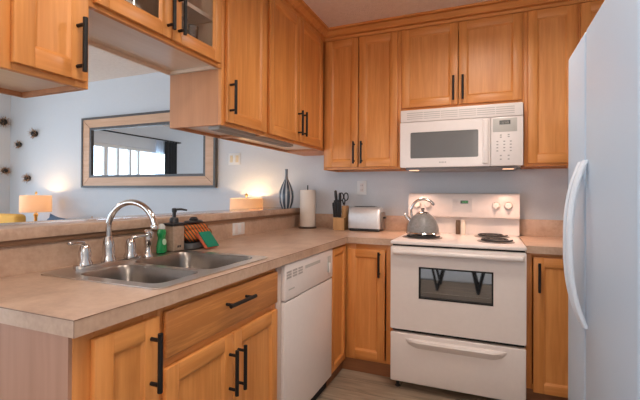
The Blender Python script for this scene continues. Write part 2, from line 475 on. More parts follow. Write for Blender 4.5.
def carcass(F, u0, u1, v0, v1, depth, parent, along, mat=None, under=None, doors=(), lip=0.016, fr=0.02, shelf=None, sw=0.032):
    """open-fronted wall box with a face frame; w runs 0 (frame face) to -depth"""
    mt = mat or oakPanel
    t_ = 0.016; mb = MB()
    mb.box(u0, u0 + t_, v0, v1, -depth, -fr, F=F); mb.box(u1 - t_, u1, v0, v1, -depth, -fr, F=F)
    mb.box(u0 + t_, u1 - t_, v1 - t_, v1, -depth, -fr, F=F)
    mb.box(u0 + t_, u1 - t_, v0 + lip, v0 + lip + t_, -depth + 0.012, -fr, mi=1, F=F)
    mb.box(u0 + t_, u1 - t_, v0, v1, -depth, -depth + 0.012, F=F)
    mb.build('body', [mt, under or oakUnder], parent)
    ff = MB(); s = sw
    ff.box(u0, u0 + s, v0, v1, -fr, 0, bev=0.0015, F=F); ff.box(u1 - s, u1, v0, v1, -fr, 0, bev=0.0015, F=F)
    ff.box(u0 + s, u1 - s, v0, v0 + s, -fr, 0, bev=0.0015, mi=1, F=F); ff.box(u0 + s, u1 - s, v1 - s - 0.04, v1, -fr, 0, bev=0.0015, mi=1, F=F)
    for m_ in doors[1:-1] if len(doors) > 2 else []:
        ff.box(m_ - s / 2, m_ + s / 2, v0 + s, v1 - s, -fr, 0, bev=0.0015, F=F)
    ff.build('face_frame', [oakV, oakX if along == 'x' else oakY], parent)
    if shelf:
        MB().box(u0 + t_, u1 - t_, shelf, shelf + 0.018, -depth + 0.012, -0.04, F=F).build('shelf', oakUnder, parent)


UZ = 1.538; UTOP = 2.405; UX = -0.305; UDEP = 0.32
FUP = FX(UX); DT = 2.385
# near wall cabinet at the open end of the peninsula
c = thing('wall_cabinet', (UX - 0.16, -1.82, UZ), 'narrow oak wall cabinet with one handle at the left edge, over the near counter end', 'cabinet', )
carcass(FUP, -1.955, -1.687, UZ, UTOP, UDEP, c, 'y', sw=0.045)
dd = door(FUP, -1.916, -1.702, 1.556, DT, c, 'y'); pull(FX(UX + 0.019), -1.738, 1.658, 0.165, True, dd)
# bridging cabinet with glass doors
c = thing('glass_door_wall_cabinet', (UX - 0.16, -1.338, 1.808), 'short oak wall cabinet with two glass doors above the sink opening', 'cabinet')
carcass(FUP, -1.687, -0.991, 1.808, UTOP, UDEP, c, 'y', mat=interior, shelf=2.035)
dd = door(FUP, -1.676, -1.342, 1.822, DT, c, 'y', open_glass=True, st=0.05); pull(FX(UX + 0.019), -1.364, 1.93, 0.165, True, dd)
dd = door(FUP, -1.336, -1.014, 1.822, DT, c, 'y', open_glass=True, st=0.05); pull(FX(UX + 0.019), -1.304, 1.93, 0.165, True, dd)
# tall single-door cabinet
c = thing('wall_cabinet', (UX - 0.16, -0.78, UZ), 'single-door oak wall cabinet beside the glass-door cabinet, bare side panel showing', 'cabinet')
carcass(FUP, -0.991, -0.577, UZ, UTOP, UDEP, c, 'y')
dd = door(FUP, -0.968, -0.594, 1.554, DT, c, 'y'); pull(FX(UX + 0.019), -0.948, 1.675, 0.165, True, dd)
# two-door cabinet, runs into the corner
c = thing('wall_cabinet', (UX - 0.16, -0.14, UZ), 'two-door oak wall cabinet on the left run, ending in the corner', 'cabinet')
carcass(FUP, -0.577, 0.288, UZ, UTOP, UDEP, c, 'y')
MB().box(UX - UDEP, UX - 0.01, 0.288, YB - 0.001, UZ, UTOP).build('corner_box', oakPanel, c)
dd = door(FUP, -0.558, -0.154, 1.554, DT, c, 'y'); pull(FX(UX + 0.019), -0.184, 1.675, 0.165, True, dd)
dd = door(FUP, -0.150, 0.255, 1.554, DT, c, 'y'); pull(FX(UX + 0.019), -0.120, 1.675, 0.165, True, dd)
# under-cabinet light strip
ul = thing('under_cabinet_light', (-0.40, -0.5, UZ - 0.012), 'slim grey light strip under the left wall cabinets', 'light')
MB().box(-0.432, -0.362, -0.93, -0.10, UZ - 0.008, UZ + 0.014, bev=0.004).build('housing', keyPanel, ul)
mb = MB()
for k in range(3): mb.box(-0.424 + 0.020 * k, -0.412 + 0.020 * k, -0.915, -0.115, UZ - 0.011, UZ - 0.007)
mb.build('slot', keyGrey, ul)

# back run
BY = 0.31; BZ = 1.39; FB = FY(BY); BDEP = YB - 0.001 - BY
c = thing('wall_cabinet', (0, BY + 0.16, BZ), 'two-door oak wall cabinet in the corner above the toaster and knife block', 'cabinet')
carcass(FB, -0.303, 0.297, BZ, UTOP, BDEP, c, 'x')
dd = door(FB, -0.284, -0.020, 1.408, DT, c, 'x'); pull(FY(BY - 0.019), -0.047, 1.515, 0.165, True, dd)
dd = door(FB, -0.014, 0.277, 1.408, DT, c, 'x'); pull(FY(BY - 0.019), 0.013, 1.515, 0.165, True, dd)
c = thing('wall_cabinet', (0.69, BY + 0.16, 1.80), 'short two-door oak wall cabinet above the white microwave', 'cabinet')
carcass(FB, 0.297, 1.095, 1.800, UTOP, BDEP, c, 'x')
dd = door(FB, 0.308, 0.690, 1.822, DT, c, 'x'); pull(FY(BY - 0.019), 0.662, 1.93, 0.165, True, dd)
dd = door(FB, 0.694, 1.082, 1.822, DT, c, 'x'); pull(FY(BY - 0.019), 0.722, 1.93, 0.165, True, dd)
c = thing('wall_cabinet', (1.25, BY + 0.16, BZ), 'single-door oak wall cabinet right of the microwave', 'cabinet')
carcass(FB, 1.095, 1.395, BZ, UTOP, BDEP, c, 'x')
dd = door(FB, 1.115, 1.385, 1.408, DT, c, 'x'); pull(FY(BY - 0.019), 1.36, 1.515, 0.165, True, dd)
c = thing('wall_cabinet', (1.67, BY + 0.16, BZ), 'oak wall cabinet mostly hidden behind the top of the refrigerator', 'cabinet')
carcass(FB, 1.395, XR - 0.002, BZ, UTOP, BDEP, c, 'x')
dd = door(FB, 1.402, 1.93, 1.408, DT, c, 'x'); pull(FY(BY - 0.019), 1.44, 1.515, 0.165, True, dd)

# crown moulding along both runs
prof = [(0, UTOP - 0.016), (0.016, UTOP - 0.016), (0.016, UTOP + 0.002), (0.006, UTOP + 0.004), (0.006, UTOP + 0.010), (0.026, UTOP + 0.014), (0.026, UTOP + 0.022), (0.050, UTOP + 0.044), (0.040, UTOP + 0.047), (0.040, UTOP + 0.051), (0.064, UTOP + 0.055), (0.064, CEIL - 0.0005), (0, CEIL - 0.0005)]
mb = MB()
path = [(UX, -1.955, 1, 0), (UX, BY, 1, -1), (XR - 0.002, BY, 0, -1)]
mb.loft([[(x + dx * w, y + dy * w, z) for w, z in prof] for x, y, dx, dy in path], cap0=True, cap1=True)
struct(mb.build('trim_1', oakX))
struct(MB().box(UX - UDEP, UX, -1.955, YB - 0.001, UTOP, CEIL - 0.0005).box(UX, XR - 0.002, BY, YB - 0.001, UTOP, CEIL - 0.0005).build('trim_2', oakPanel))

# ------------------------------------------------------------------ base cabinets
CT = 0.914; TH = 0.042; CB = CT - TH
FL = FX(-0.031); FD = FX(-0.031); th = 0.019
def base_frame(F, u0, u1, parent, along, rails=(), stiles=(), z0=0.085, deep=0.58, s=0.03, stop=None):
    mb = MB()
    mb.box(u0, u0 + s, z0, CB - 0.001, -0.02, 0, bev=0.0015, F=F); mb.box(u1 - s, u1, z0, CB - 0.001, -0.02, 0, bev=0.0015, F=F)
    for v0, v1 in ((z0, z0 + 0.03), (CB - 0.03, CB - 0.001)) + tuple(rails):
        mb.box(u0 + s, u1 - s, v0, v1, -0.02, 0, bev=0.0015, mi=1, F=F)
    for a, b_ in stiles: mb.box(a, b_, z0 + 0.03, stop or CB - 0.03, -0.02, 0, bev=0.0015, F=F)
    mb.build('face_frame', [oakV, oakX if along == 'x' else oakY], parent)
    bd = MB(); t_ = 0.016
    bd.box(u0, u0 + t_, z0, CB - 0.001, -deep, -0.02, F=F); bd.box(u1 - t_, u1, z0, CB - 0.001, -deep, -0.02, F=F)
    bd.box(u0 + t_, u1 - t_, z0, z0 + t_, -deep, -0.02, F=F); bd.box(u0 + t_, u1 - t_, z0 + t_, CB - 0.001, -deep, -deep + 0.012, F=F)
    bd.build('body', oakPanel, parent)
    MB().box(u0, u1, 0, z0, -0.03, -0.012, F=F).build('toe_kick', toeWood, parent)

c = thing('base_cabinet', (-0.33, -1.8, 0), 'narrow single-door oak base cabinet at the near end of the peninsula', 'cabinet')
base_frame(FL, -1.928, -1.662, c, 'y', s=0.055)
ep = MB().box(-0.66, -0.033, -1.938, -1.928, 0, CB - 0.001).build('end_panel', endPanel, c); ep['label'] = 'pale whitewashed end panel'
dd = door(FD, -1.884, -1.672, 0.105, 0.846, c, 'y'); pull(FX(-0.012), -1.705, 0.725, 0.168, True, dd)
c = thing('sink_base_cabinet', (-0.33, -1.3, 0), 'oak base cabinet under the sink with a wide false drawer and two doors', 'cabinet')
base_frame(FL, -1.662, -0.944, c, 'y', rails=((0.655, 0.725),), stiles=((-1.32, -1.276),), stop=0.654)
dr = MB().box(-1.645, -0.952, 0.705, 0.850, 0, th, bev=0.006, seg=3, F=FD).build('drawer_front', [oakDrawer], c)
pull(FX(-0.012), -1.282, 0.797, 0.170, False, dr)
dd = door(FD, -1.645, -1.300, 0.105, 0.676, c, 'y'); pull(FX(-0.012), -1.325, 0.54, 0.168, True, dd)
dd = door(FD, -1.296, -0.952, 0.105, 0.676, c, 'y'); pull(FX(-0.012), -1.270, 0.54, 0.168, True, dd)

# L-shaped corner base cabinet: narrow door facing the aisle, handled door facing the camera
c = thing('corner_base_cabinet', (0.0, 0.05, 0), 'oak corner base cabinet with two doors between dishwasher and stove', 'cabinet')
mb = MB(); F = FL
mb.box(-0.256, -0.240, 0.085, CB - 0.001, -0.02, 0, bev=0.001, F=F); mb.box(-0.24, 0.03, CB - 0.022, CB - 0.001, -0.02, 0, bev=0.001, mi=1, F=F)
mb.box(-0.24, 0.03, 0.075, 0.095, -0.02, 0, bev=0.001, mi=1, F=F)
F2 = FY(0.031)
mb.box(-0.03, 0.05, 0.085, CB - 0.001, -0.02, 0, bev=0.001, F=F2); mb.box(0.262, 0.314, 0.085, CB - 0.001, -0.02, 0, bev=0.001, F=F2)
mb.box(0.05, 0.262, CB - 0.055, CB - 0.001, -0.02, 0, bev=0.001, mi=1, F=F2); mb.box(0.05, 0.262, 0.085, 0.105, -0.02, 0, bev=0.001, mi=1, F=F2)
mb.build('face_frame', [oakV, oakX], c)
MB().box(-0.63, 0.314, 0.06, 0.62, 0.085, 0.10).box(-0.63, -0.05, -0.256, -0.24, 0.085, CB - 0.001).box(0.30, 0.314, 0.06, 0.62, 0.10, CB - 0.001).build('body', oakPanel, c)
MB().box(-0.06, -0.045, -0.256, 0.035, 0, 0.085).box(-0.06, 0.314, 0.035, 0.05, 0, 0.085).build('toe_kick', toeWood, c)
door(FL, -0.250, 0.008, 0.085, 0.860, c, 'y', st=0.045)
dd = door(F2, 0.000, 0.256, 0.105, 0.835, c, 'x', st=0.052); pull(FY(0.012), 0.222, 0.742, 0.165, True, dd)

c = thing('base_cabinet', (1.5, 0.3, 0), 'oak base cabinet between the stove and the refrigerator', 'cabinet')
base_frame(F2, 1.087, XR - 0.002, c, 'x', stiles=((1.43, 1.48),))
dd = door(F2, 1.122, 1.44, 0.075, 0.850, c, 'x'); pull(FY(0.012), 1.150, 0.738, 0.165, True, dd)
door(F2, 1.47, 1.93, 0.075, 0.850, c, 'x')

# ------------------------------------------------------------------ countertops
HOLE = rr(-0.585, -0.055, -1.637, -0.998, 0.03)
ct = thing('countertop', (-0.3, -0.6, CB), 'long beige laminate countertop holding the sink, turning the corner to the stove', 'countertop')
mb = MB(); mb.plate([(-0.66, -1.948), (0, -1.948), (0, 0), (0.315, 0), (0.315, YB - 0.001), (-0.66, YB - 0.001)], [HOLE], CB, CT, FZ)
mb.build('slab', laminate, ct, smooth=False)
seamMat = plain('brown_seam', (0.22, 0.12, 0.07), 0.6)
MB().box(0.0002, 0.0010, -1.948, 0.0, CT - 0.0022, CT - 0.0004).box(-0.66, 0.0010, -1.9490, -1.9482, CT - 0.0022, CT - 0.0004).box(0.0002, 0.0010, -1.9490, -1.9482, CB, CT - 0.0022).build('edge_seam', seamMat, ct)
mb = MB(); mb.box(-0.678, -0.6595, -1.948, YB - 0.001, CB, 1.03); mb.box(-0.6595, 0.317, YB - 0.02, YB - 0.001, CT, 1.032, bev=0.002)
mb.build('backsplash', laminate, ct)
ct2 = thing('countertop', (1.5, 0.3, CB), 'short beige laminate countertop right of the stove', 'countertop')
MB().box(1.084, XR - 0.002, 0, YB - 0.001, CB, CT).build('slab', laminate, ct2, smooth=False)
MB().box(1.084, XR - 0.002, YB - 0.02, YB - 0.001, CT, 1.032, bev=0.002).build('backsplash', laminate, ct2)
laminateLedge = speckle('glossy_beige_laminate', [(0.61, 0.44, 0.325), (0.54, 0.37, 0.265), (0.43, 0.28, 0.195)], 5.5, 60, 0.13)
# raised ledge
lg = thing('bar_ledge', (-0.82, -0.66, 1.04), 'raised beige laminate bar ledge behind the sink', 'ledge')
MB().box(-0.945, -0.639, -1.99, YB - 0.001, 1.0402, 1.081, bev=0.002).build('slab', laminateLedge, lg)
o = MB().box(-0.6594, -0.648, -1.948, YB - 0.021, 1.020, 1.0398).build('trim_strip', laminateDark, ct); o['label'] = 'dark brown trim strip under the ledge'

# ------------------------------------------------------------------ sink
sk = thing('double_sink', (-0.32, -1.32, CT), 'stainless steel double bowl sink set in the long countertop', 'sink')
B1 = (-0.465, -0.085, -1.612, -1.388, 0.045); B2 = (-0.495, -0.085, -1.352, -1.022, 0.05)
mb = MB(); mb.plate(rr(-0.605, -0.035, -1.655, -0.980, 0.035), [rr(*B1), rr(*B2)], CT + 0.0006, CT + 0.005, FZ)
mb.build('rim', steelRim, sk)
for (x0, x1, y0, y1, r) in (B1, B2):
    mb = MB(); dep = 0.16; loops = []
    for ins, z in ((0.0, CT + 0.005), (0.004, CT - 0.002), (0.010, CT - 0.03), (0.018, CT - dep + 0.03), (0.03, CT - dep + 0.006), (0.06, CT - dep)):
        loops.append([(u, v, z) for u, v in rr(x0 + ins, x1 - ins, y0 + ins, y1 - ins, max(r - ins * 0.4, 0.02))])
    mb.loft(loops, cap1=True)
    bo = mb.build('bowl', steel, sk)
    MB().lathe([(0.042, 0.0), (0.042, 0.003), (0.032, 0.004), (0.028, 0.001)], ((x0 + x1) / 2, (y0 + y1) / 2, CT - dep + 0.0005)).build('drain', chrome, bo)

# ------------------------------------------------------------------ faucet
DZ = CT + 0.0055
fa = thing('kitchen_faucet', (-0.545, -1.41, DZ), 'chrome gooseneck faucet with two lever handles behind the sink', 'faucet')
mb = MB(); mb.plate(rr(-0.572, -0.518, -1.555, -1.255, 0.026), [], DZ, DZ + 0.012, FZ); mb.build('deck_plate', chrome, fa)
mb = MB(); mb.lathe([(0.028, 0.01), (0.028, 0.02), (0.022, 0.032), (0.0235, 0.06), (0.0215, 0.085), (0.016, 0.10), (0.013, 0.11)], (-0.545, -1.41, DZ))
pts = [(-0.545, -1.41, DZ + 0.09), (-0.545, -1.41, DZ + 0.145)]
R_ = 0.106; cz = DZ + 0.144
dirx, diry = 0.985, 0.17
for k in range(1, 19):
    a = math.pi * (1 - k / 18 * 0.93)
    s_ = R_ + R_ * math.cos(a); pts.append((-0.545 + dirx * s_, -1.41 + diry * s_, cz + R_ * math.sin(a)))
lx, ly, lz = pts[-1]; pts.append((lx + 0.003, ly, lz - 0.008))
mb.tube(pts, 0.0118, 16)
mb.lathe([(0.0125, 0.0), (0.0150, -0.005), (0.0150, -0.016), (0.0130, -0.020)], (lx + 0.003, ly, lz - 0.005))
mb.build('spout', chrome, fa)
def lever(y, dx, dy, L_):
    mb = MB(); x = -0.547
    mb.lathe([(0.027, 0.010), (0.027, 0.018), (0.021, 0.030), (0.0225, 0.055), (0.019, 0.075), (0.015, 0.084), (0.010, 0.09)], (x, y, DZ))
    z = DZ + 0.086
    mb.tube([(x, y, z - 0.01), (x + dx * 0.01, y + dy * 0.01, z + 0.008), (x + dx * L_ * 0.5, y + dy * L_ * 0.5, z + 0.012), (x + dx * L_ * 0.9, y + dy * L_ * 0.9, z + 0.014), (x + dx * L_, y + dy * L_, z + 0.016)], [0.010, 0.0095, 0.0065, 0.0075, 0.004], 12)
    mb.build('lever_handle', chrome, fa)
lever(-1.512, 0.1, -0.995, 0.075); lever(-1.300, 0.45, 0.89, 0.075)
sp = thing('side_sprayer', (-0.535, -1.215, DZ), 'chrome side sprayer standing right of the faucet', 'sprayer')
MB().lathe([(0.024, 0.0), (0.024, 0.006), (0.017, 0.018), (0.014, 0.04), (0.0145, 0.05)], (-0.535, -1.215, DZ)).build('base', chrome, sp)
mb = MB(); mb.lathe([(0.0125, 0.048), (0.017, 0.06), (0.018, 0.085), (0.015, 0.105), (0.016, 0.118), (0.010, 0.124)], (-0.535, -1.215, DZ))
mb.box(-0.52, -0.508, -1.222, -1.208, DZ + 0.085, DZ + 0.115, bev=0.003); mb.build('spray_head', chrome, sp)

# ------------------------------------------------------------------ sink-side items
db = thing('dish_soap_bottle', (-0.555, -1.112, DZ), 'green dish soap bottle between the faucet and the pump dispenser', 'bottle')
greenSoap = plain('green_soap', (0.004, 0.24, 0.06), 0.15, coat=0.6)
mb = MB(); mb.lathe([(0.022, 0), (0.028, 0.004), (0.029, 0.036), (0.021, 0.066), (0.0205, 0.076), (0.0255, 0.092), (0.0235, 0.108), (0.013, 0.119)], (-0.555, -1.112, DZ), sx=0.62, sy=1.05)
mb.build('bottle', greenSoap, db)
MB().lathe([(0.0165, 0.0), (0.0165, 0.012), (0.011, 0.02), (0.010, 0.024)], (-0.555, -1.112, DZ + 0.116)).build('cap', plain('clear_cap', (0.55, 0.55, 0.52), 0.3), db)
lb = MB(); lb.lathe([(0.0, 0.0), (0.011, 0.0), (0.0108, 0.0012), (0.0, 0.0015)], (-0.5385, -1.112, DZ + 0.055), axis=(1, -0.15, 0), cap=False, sy=1.0, sx=1.35); o = lb.build('sticker', plain('soap_label', (0.42, 0.62, 0.42), 0.5), db); o['label'] = 'pale oval label'

pd = thing('soap_dispenser', (-0.566, -1.026, DZ), 'square taupe soap dispenser with a black pump', 'dispenser')
taupe = plain('taupe_ceramic', (0.40, 0.285, 0.205), 0.45, var=0.12, scale=70)
# stands on the sink deck edge, behind the bowls
px, py = -0.566, -1.018
MB().box(px - 0.032, px + 0.032, py - 0.038, py + 0.038, DZ, DZ + 0.125, bev=0.005, seg=3).build('body', taupe, pd)
mb = MB(); mb.box(px - 0.036, px + 0.036, py - 0.042, py + 0.042, DZ + 0.1255, DZ + 0.139, bev=0.003)
mb.lathe([(0.022, 0.0), (0.022, 0.018), (0.017, 0.026), (0.009, 0.028), (0.009, 0.05), (0.012, 0.052), (0.012, 0.070), (0.008, 0.073)], (px, py, DZ + 0.139))
mb.tube([(px, py, DZ + 0.205), (px + 0.02, py + 0.028, DZ + 0.206), (px + 0.036, py + 0.05, DZ + 0.200)], [0.006, 0.0055, 0.0045], 10)
o = mb.build('pump', blackPlastic, pd); o['label'] = 'black pump top'
mb = MB(); mb.box(px + 0.0325, px + 0.0335, py - 0.012, py - 0.002, DZ + 0.018, DZ + 0.028); mb.box(px + 0.0325, px + 0.0335, py + 0.002, py + 0.012, DZ + 0.018, DZ + 0.028)
mb.build('mark', blackPlastic, pd)

tr = thing('sponge_caddy', (-0.55, -0.89, CT + 0.0005), 'low grey caddy dish beside the soap dispenser, rolled towel on it', 'caddy')
mb = MB(); cx, cy = -0.560, -0.865
loops = []
for ins, z in ((0.012, 0.0), (0.0, 0.012), (-0.004, 0.035), (0.004, 0.036), (0.010, 0.018)):
    loops.append([(u, v, CT + 0.0005 + z) for u, v in rr(cx - 0.055 + ins, cx + 0.055 - ins, cy - 0.108 + ins, cy + 0.108 - ins, 0.03)])
mb.loft(loops, cap0=True); mb.build('dish', plain('grey_caddy', (0.13, 0.145, 0.155), 0.5), tr)
tw = thing('dish_towel', (cx, cy, CT + 0.02), 'rolled orange striped towel lying in the grey caddy', 'towel')
towelMat = stripes('orange_striped_cloth', (0.62, 0.13, 0.02), (0.40, 0.13, 0.03), (0.045, 0.05, 0.02), 'DIAGONAL', 26)
mb = MB()
def lump(cx, cy, cz, ax, ay, az, mb, n=24, rg=14, ph=0.0):
    rings = []
    for i in range(rg + 1):
        th_ = math.pi * (i / rg); L2 = []
        for k in range(n):
            a = 2 * math.pi * k / n
            x, y, z = math.sin(th_) * math.cos(a), -math.cos(th_), math.sin(th_) * math.sin(a)
            f = 2.6; sx = abs(x) ** (2 / f) * (1 if x >= 0 else -1); sy = abs(y) ** (2 / f) * (1 if y >= 0 else -1); sz = abs(z) ** (2 / f) * (1 if z >= 0 else -1)
            w = 1 + 0.05 * math.sin(3 * a + ph + 4 * y)
            L2.append((cx + ax * sx * w, cy + ay * sy, cz + az * sz * w))
        rings.append(L2)
    mb.loft(rings[1:-1], cap0=True, cap1=True)
lump(cx, cy + 0.004, CT + 0.074, 0.048, 0.110, 0.038, mb); lump(cx - 0.006, cy - 0.006, CT + 0.110, 0.043, 0.095, 0.020, mb, ph=1.3)
mb.build('cloth', towelMat, tw)
bs = thing('dish_brush', (cx - 0.005, cy - 0.01, CT + 0.132), 'black dish scrubber lying on top of the orange towel', 'brush')
mb = MB(); lump(cx - 0.005, cy - 0.012, CT + 0.141, 0.032, 0.062, 0.009, mb); mb.lathe([(0.020, 0), (0.024, 0.008), (0.016, 0.018), (0.005, 0.021)], (cx - 0.005, cy - 0.010, CT + 0.146)); mb.build('scrubber', blackPlastic, bs)
sg = thing('sponge', (-0.462, -0.835, CT), 'green and orange scrubbing sponge leaning on the towel', 'sponge')
def slab_lean(mb, w0, w1, mi):
    c0 = Vector((-0.440, -0.872, CT + 0.001)); U = Vector((0.05, 1, 0)).normalized(); n_ = Vector((0.85, -0.05, 0.45)).normalized(); V = n_.cross(U).normalized()
    if V.z < 0: V = -V
    pts = []
    Fm = lambda u, v, w: tuple(c0 + U * u + V * v + n_ * w)
    # slight skew as in the photo: the top leans back and left
    Fm2 = lambda u, v, w: Fm(u - 0.30 * v, v, w)
    mb.box(-0.042, 0.042, 0.010, 0.098, w0, w1, bev=0.003, F=Fm2, mi=mi)
mb = MB(); slab_lean(mb, 0.008, 0.016, 0); mb.build('scouring_pad', plain('green_scouring', (0.01, 0.20, 0.12), 0.95, var=0.2, scale=300), sg)
mb = MB(); slab_lean(mb, -0.010, 0.0078, 0); mb.build('foam', plain('orange_foam', (0.75, 0.17, 0.09), 0.95, var=0.1, scale=200), sg)

# outlets
creamRocker = plain('cream_rocker', (0.78, 0.62, 0.38), 0.5)
def wall_plate(name, F, u0, u1, v0, v1, label, cat, kind):
    o = thing(name, F((u0 + u1) / 2, v0, 0.0), label, cat)
    mb = MB(); mb.box(u0, u1, v0, v1, 0.0, 0.006, bev=0.002, F=F); mb.build('plate', trimWhite, o)
    mb = MB(); n = 2 if kind == 'double' else 1
    for k in range(n):
        a = u0 + (u1 - u0) * (k + 0.5) / n; mb = MB()
        if kind == 'outlet':
            mb.box(a - 0.016, a + 0.016, (v0 + v1) / 2 - 0.034, (v0 + v1) / 2 + 0.034, 0.006, 0.008, bev=0.001, F=F)
        else:
            mb.box(a - 0.016, a + 0.016, (v0 + v1) / 2 - 0.033, (v0 + v1) / 2 + 0.033, 0.006, 0.009, bev=0.001, F=F)
        mb.build('receptacle' if kind == 'outlet' else 'rocker', creamRocker if name == 'light_switch' else appWhite2, o)
    if kind == 'outlet':
        mb = MB(); a = (u0 + u1) / 2; b_ = (v0 + v1) / 2
        for s in (-0.019, 0.019):
            for d in (-0.006, 0.006): MB().box(a + d - 0.0012, a + d + 0.0012, b_ + s - 0.004, b_ + s + 0.004, 0.0078, 0.0086, F=F).build('slot', darkGap, o)
    return o
wall_plate('power_outlet', FY(YB - 0.0005), -0.128, -0.046, 1.20, 1.315, 'white outlet plate on the back wall above the toaster', 'outlet', 'outlet')
wall_plate('power_outlet', FX(-0.6593), -0.39, -0.255, 0.930, 1.010, 'white double plate on the backsplash below the ledge', 'outlet', 'double')
wall_plate('light_switch', FY(YB - 0.0005), -1.42, -1.29, 1.475, 1.59, 'white double switch plate on the wall right of the mirror', 'switch', 'double')

# ------------------------------------------------------------------ dishwasher
dw = thing('dishwasher', (-0.3, -0.6, 0), 'white dishwasher under the counter next to the sink cabinet', 'dishwasher')
F = FX(-0.03)
MB().box(-0.60, -0.031, -0.888, -0.262, 0.09, CB - 0.002).build('tub', appWhite2, dw)
MB().box(-0.890, -0.260, 0.080, 0.686, 0, 0.020, bev=0.004, seg=3, F=F).build('door', appWhite, dw)
cp = MB().box(-0.890, -0.260, 0.692, 0.868, 0, 0.023, bev=0.004, seg=3, F=F).build('control_panel', appWhite, dw)
mb = MB()
for k in range(3):
    for r_ in range(3):
        MB().box(-0.876 + k * 0.064, -0.876 + k * 0.064 + 0.050, 0.796 + r_ * 0.0135, 0.805 + r_ * 0.0135, 0.0232, 0.0242, F=F).build('button', plain('button_grey', (0.45, 0.41, 0.38), 0.6), cp)
mb = MB(); mb.box(-0.665, -0.46, 0.812, 0.829, 0.0232, 0.0238, bev=0.0, F=F)
mb.build('legend', keyPanel, cp)
mb = MB(); mb.box(-0.345, -0.30, 0.735, 0.83, 0.0232, 0.026, bev=0.001, F=F); mb.build('latch_recess', keyPanel, cp)
mb = MB(); mb.box(-0.335, -0.312, 0.728, 0.79, 0.0262, 0.034, bev=0.004, F=F); mb.build('latch', appWhite, cp)
mb = MB(); mb.box(-0.855, -0.79, 0.738, 0.744, 0.0232, 0.0238, F=F); mb.build('badge', keyPanel, cp)
MB().box(-0.942, -0.892, 0.06, CB - 0.002, -0.005, 0.004, bev=0.001, F=F).build('side_filler', plain('pinkish_white_filler', (0.62, 0.50, 0.43), 0.5), dw)
MB().box(-0.06, -0.045, -0.942, -0.258, 0.002, 0.078).build('toe_panel', darkGap, dw)

# ------------------------------------------------------------------ stove
SX0, SX1, SF = 0.319, 1.080, -0.107
st = thing('electric_stove', (0.70, 0.2, 0), 'white electric coil stove with a dark oven window', 'stove')
MB().box(SX0 + 0.004, SX1 - 0.004, -0.05, 0.60, 0.05, 0.893).build('body', appWhite2, st)
MB().box(SX0, SX1, SF + 0.002, 0.535, 0.896, 0.917, bev=0.007, seg=3).build('cooktop', appWhite, st)
MB().box(SX0 + 0.008, SX1 - 0.008, SF + 0.036, -0.051, 0.353, 0.896).build('door_gap', darkGap, st)
F = FY(SF + 0.04)
od = MB(); od.plate(rr(SX0 + 0.003, SX1 - 0.003, 0.375, 0.884, 0.008, 4), [rr(0.497, 0.907, 0.578, 0.762, 0.012, 4)], 0, 0.04, F)
od = od.build('oven_door', appWhite, st)
MB().box(0.49, 0.914, 0.571, 0.769, 0.010, 0.030, F=F).build('window_glass', ovenGlass, od)
mb = MB()
for (a, b_, c_, d_) in ((0.494, 0.910, 0.757, 0.766), (0.494, 0.910, 0.574, 0.583), (0.494, 0.503, 0.574, 0.766), (0.901, 0.910, 0.574, 0.766)): mb.box(a, b_, c_, d_, 0.031, 0.0415, F=F)
mb.build('window_trim', darkGap, od)
mb = MB()
mb.box(0.513, 0.891, 0.612, 0.6135, 0.0302, 0.0312, F=F)
mb.build('rack', plain('rack_wire', (0.22, 0.20, 0.17), 0.4), od)
mb = MB(); hp = []
mb.box(SX0 + 0.02, SX1 - 0.016, SF - 0.038, SF - 0.006, 0.838, 0.868, bev=0.012, seg=4)
mb.box(SX0 + 0.02, SX0 + 0.075, SF - 0.02, SF + 0.004, 0.842, 0.866, bev=0.006); mb.box(SX1 - 0.07, SX1 - 0.016, SF - 0.02, SF + 0.004, 0.842, 0.866, bev=0.006)
mb.build('door_handle', appWhite, od)
sd = MB().box(SX0 + 0.003, SX1 - 0.003, SF, -0.06, 0.052, 0.352, bev=0.006, seg=3).build('storage_drawer', appWhite, st)
# curved lip of the drawer pull
F = FY(SF); lip = []
n = 24
for k in range(n + 1):
    q = k / n; u = 0.415 + 0.565 * q; e = min(1, 9 * q * (1 - q)) ** 0.5
    lip.append((u, e))
loops = []
for ww, dz in ((0.0, 0.0), (0.017, -0.006), (0.022, -0.018), (0.012, -0.040), (0.0, -0.056)):
    loops.append((ww, dz))
rows = [[F(u, 0.326 + dz * (0.25 + 0.75 * e), ww * e + 0.0005) for ww, dz in loops] for u, e in lip]
mb = MB(); mb.loft(rows, cap0=True, cap1=True); mb.build('drawer_pull', appWhite, sd)
for x, y in ((SX0 + 0.04, -0.06), (SX1 - 0.04, -0.06), (SX0 + 0.04, 0.56), (SX1 - 0.04, 0.56)):
    MB().lathe([(0.014, 0), (0.018, 0.006), (0.010, 0.012), (0.010, 0.0495)], (x, y, 0.0005), seg=14).build('foot', blackPlastic, st)
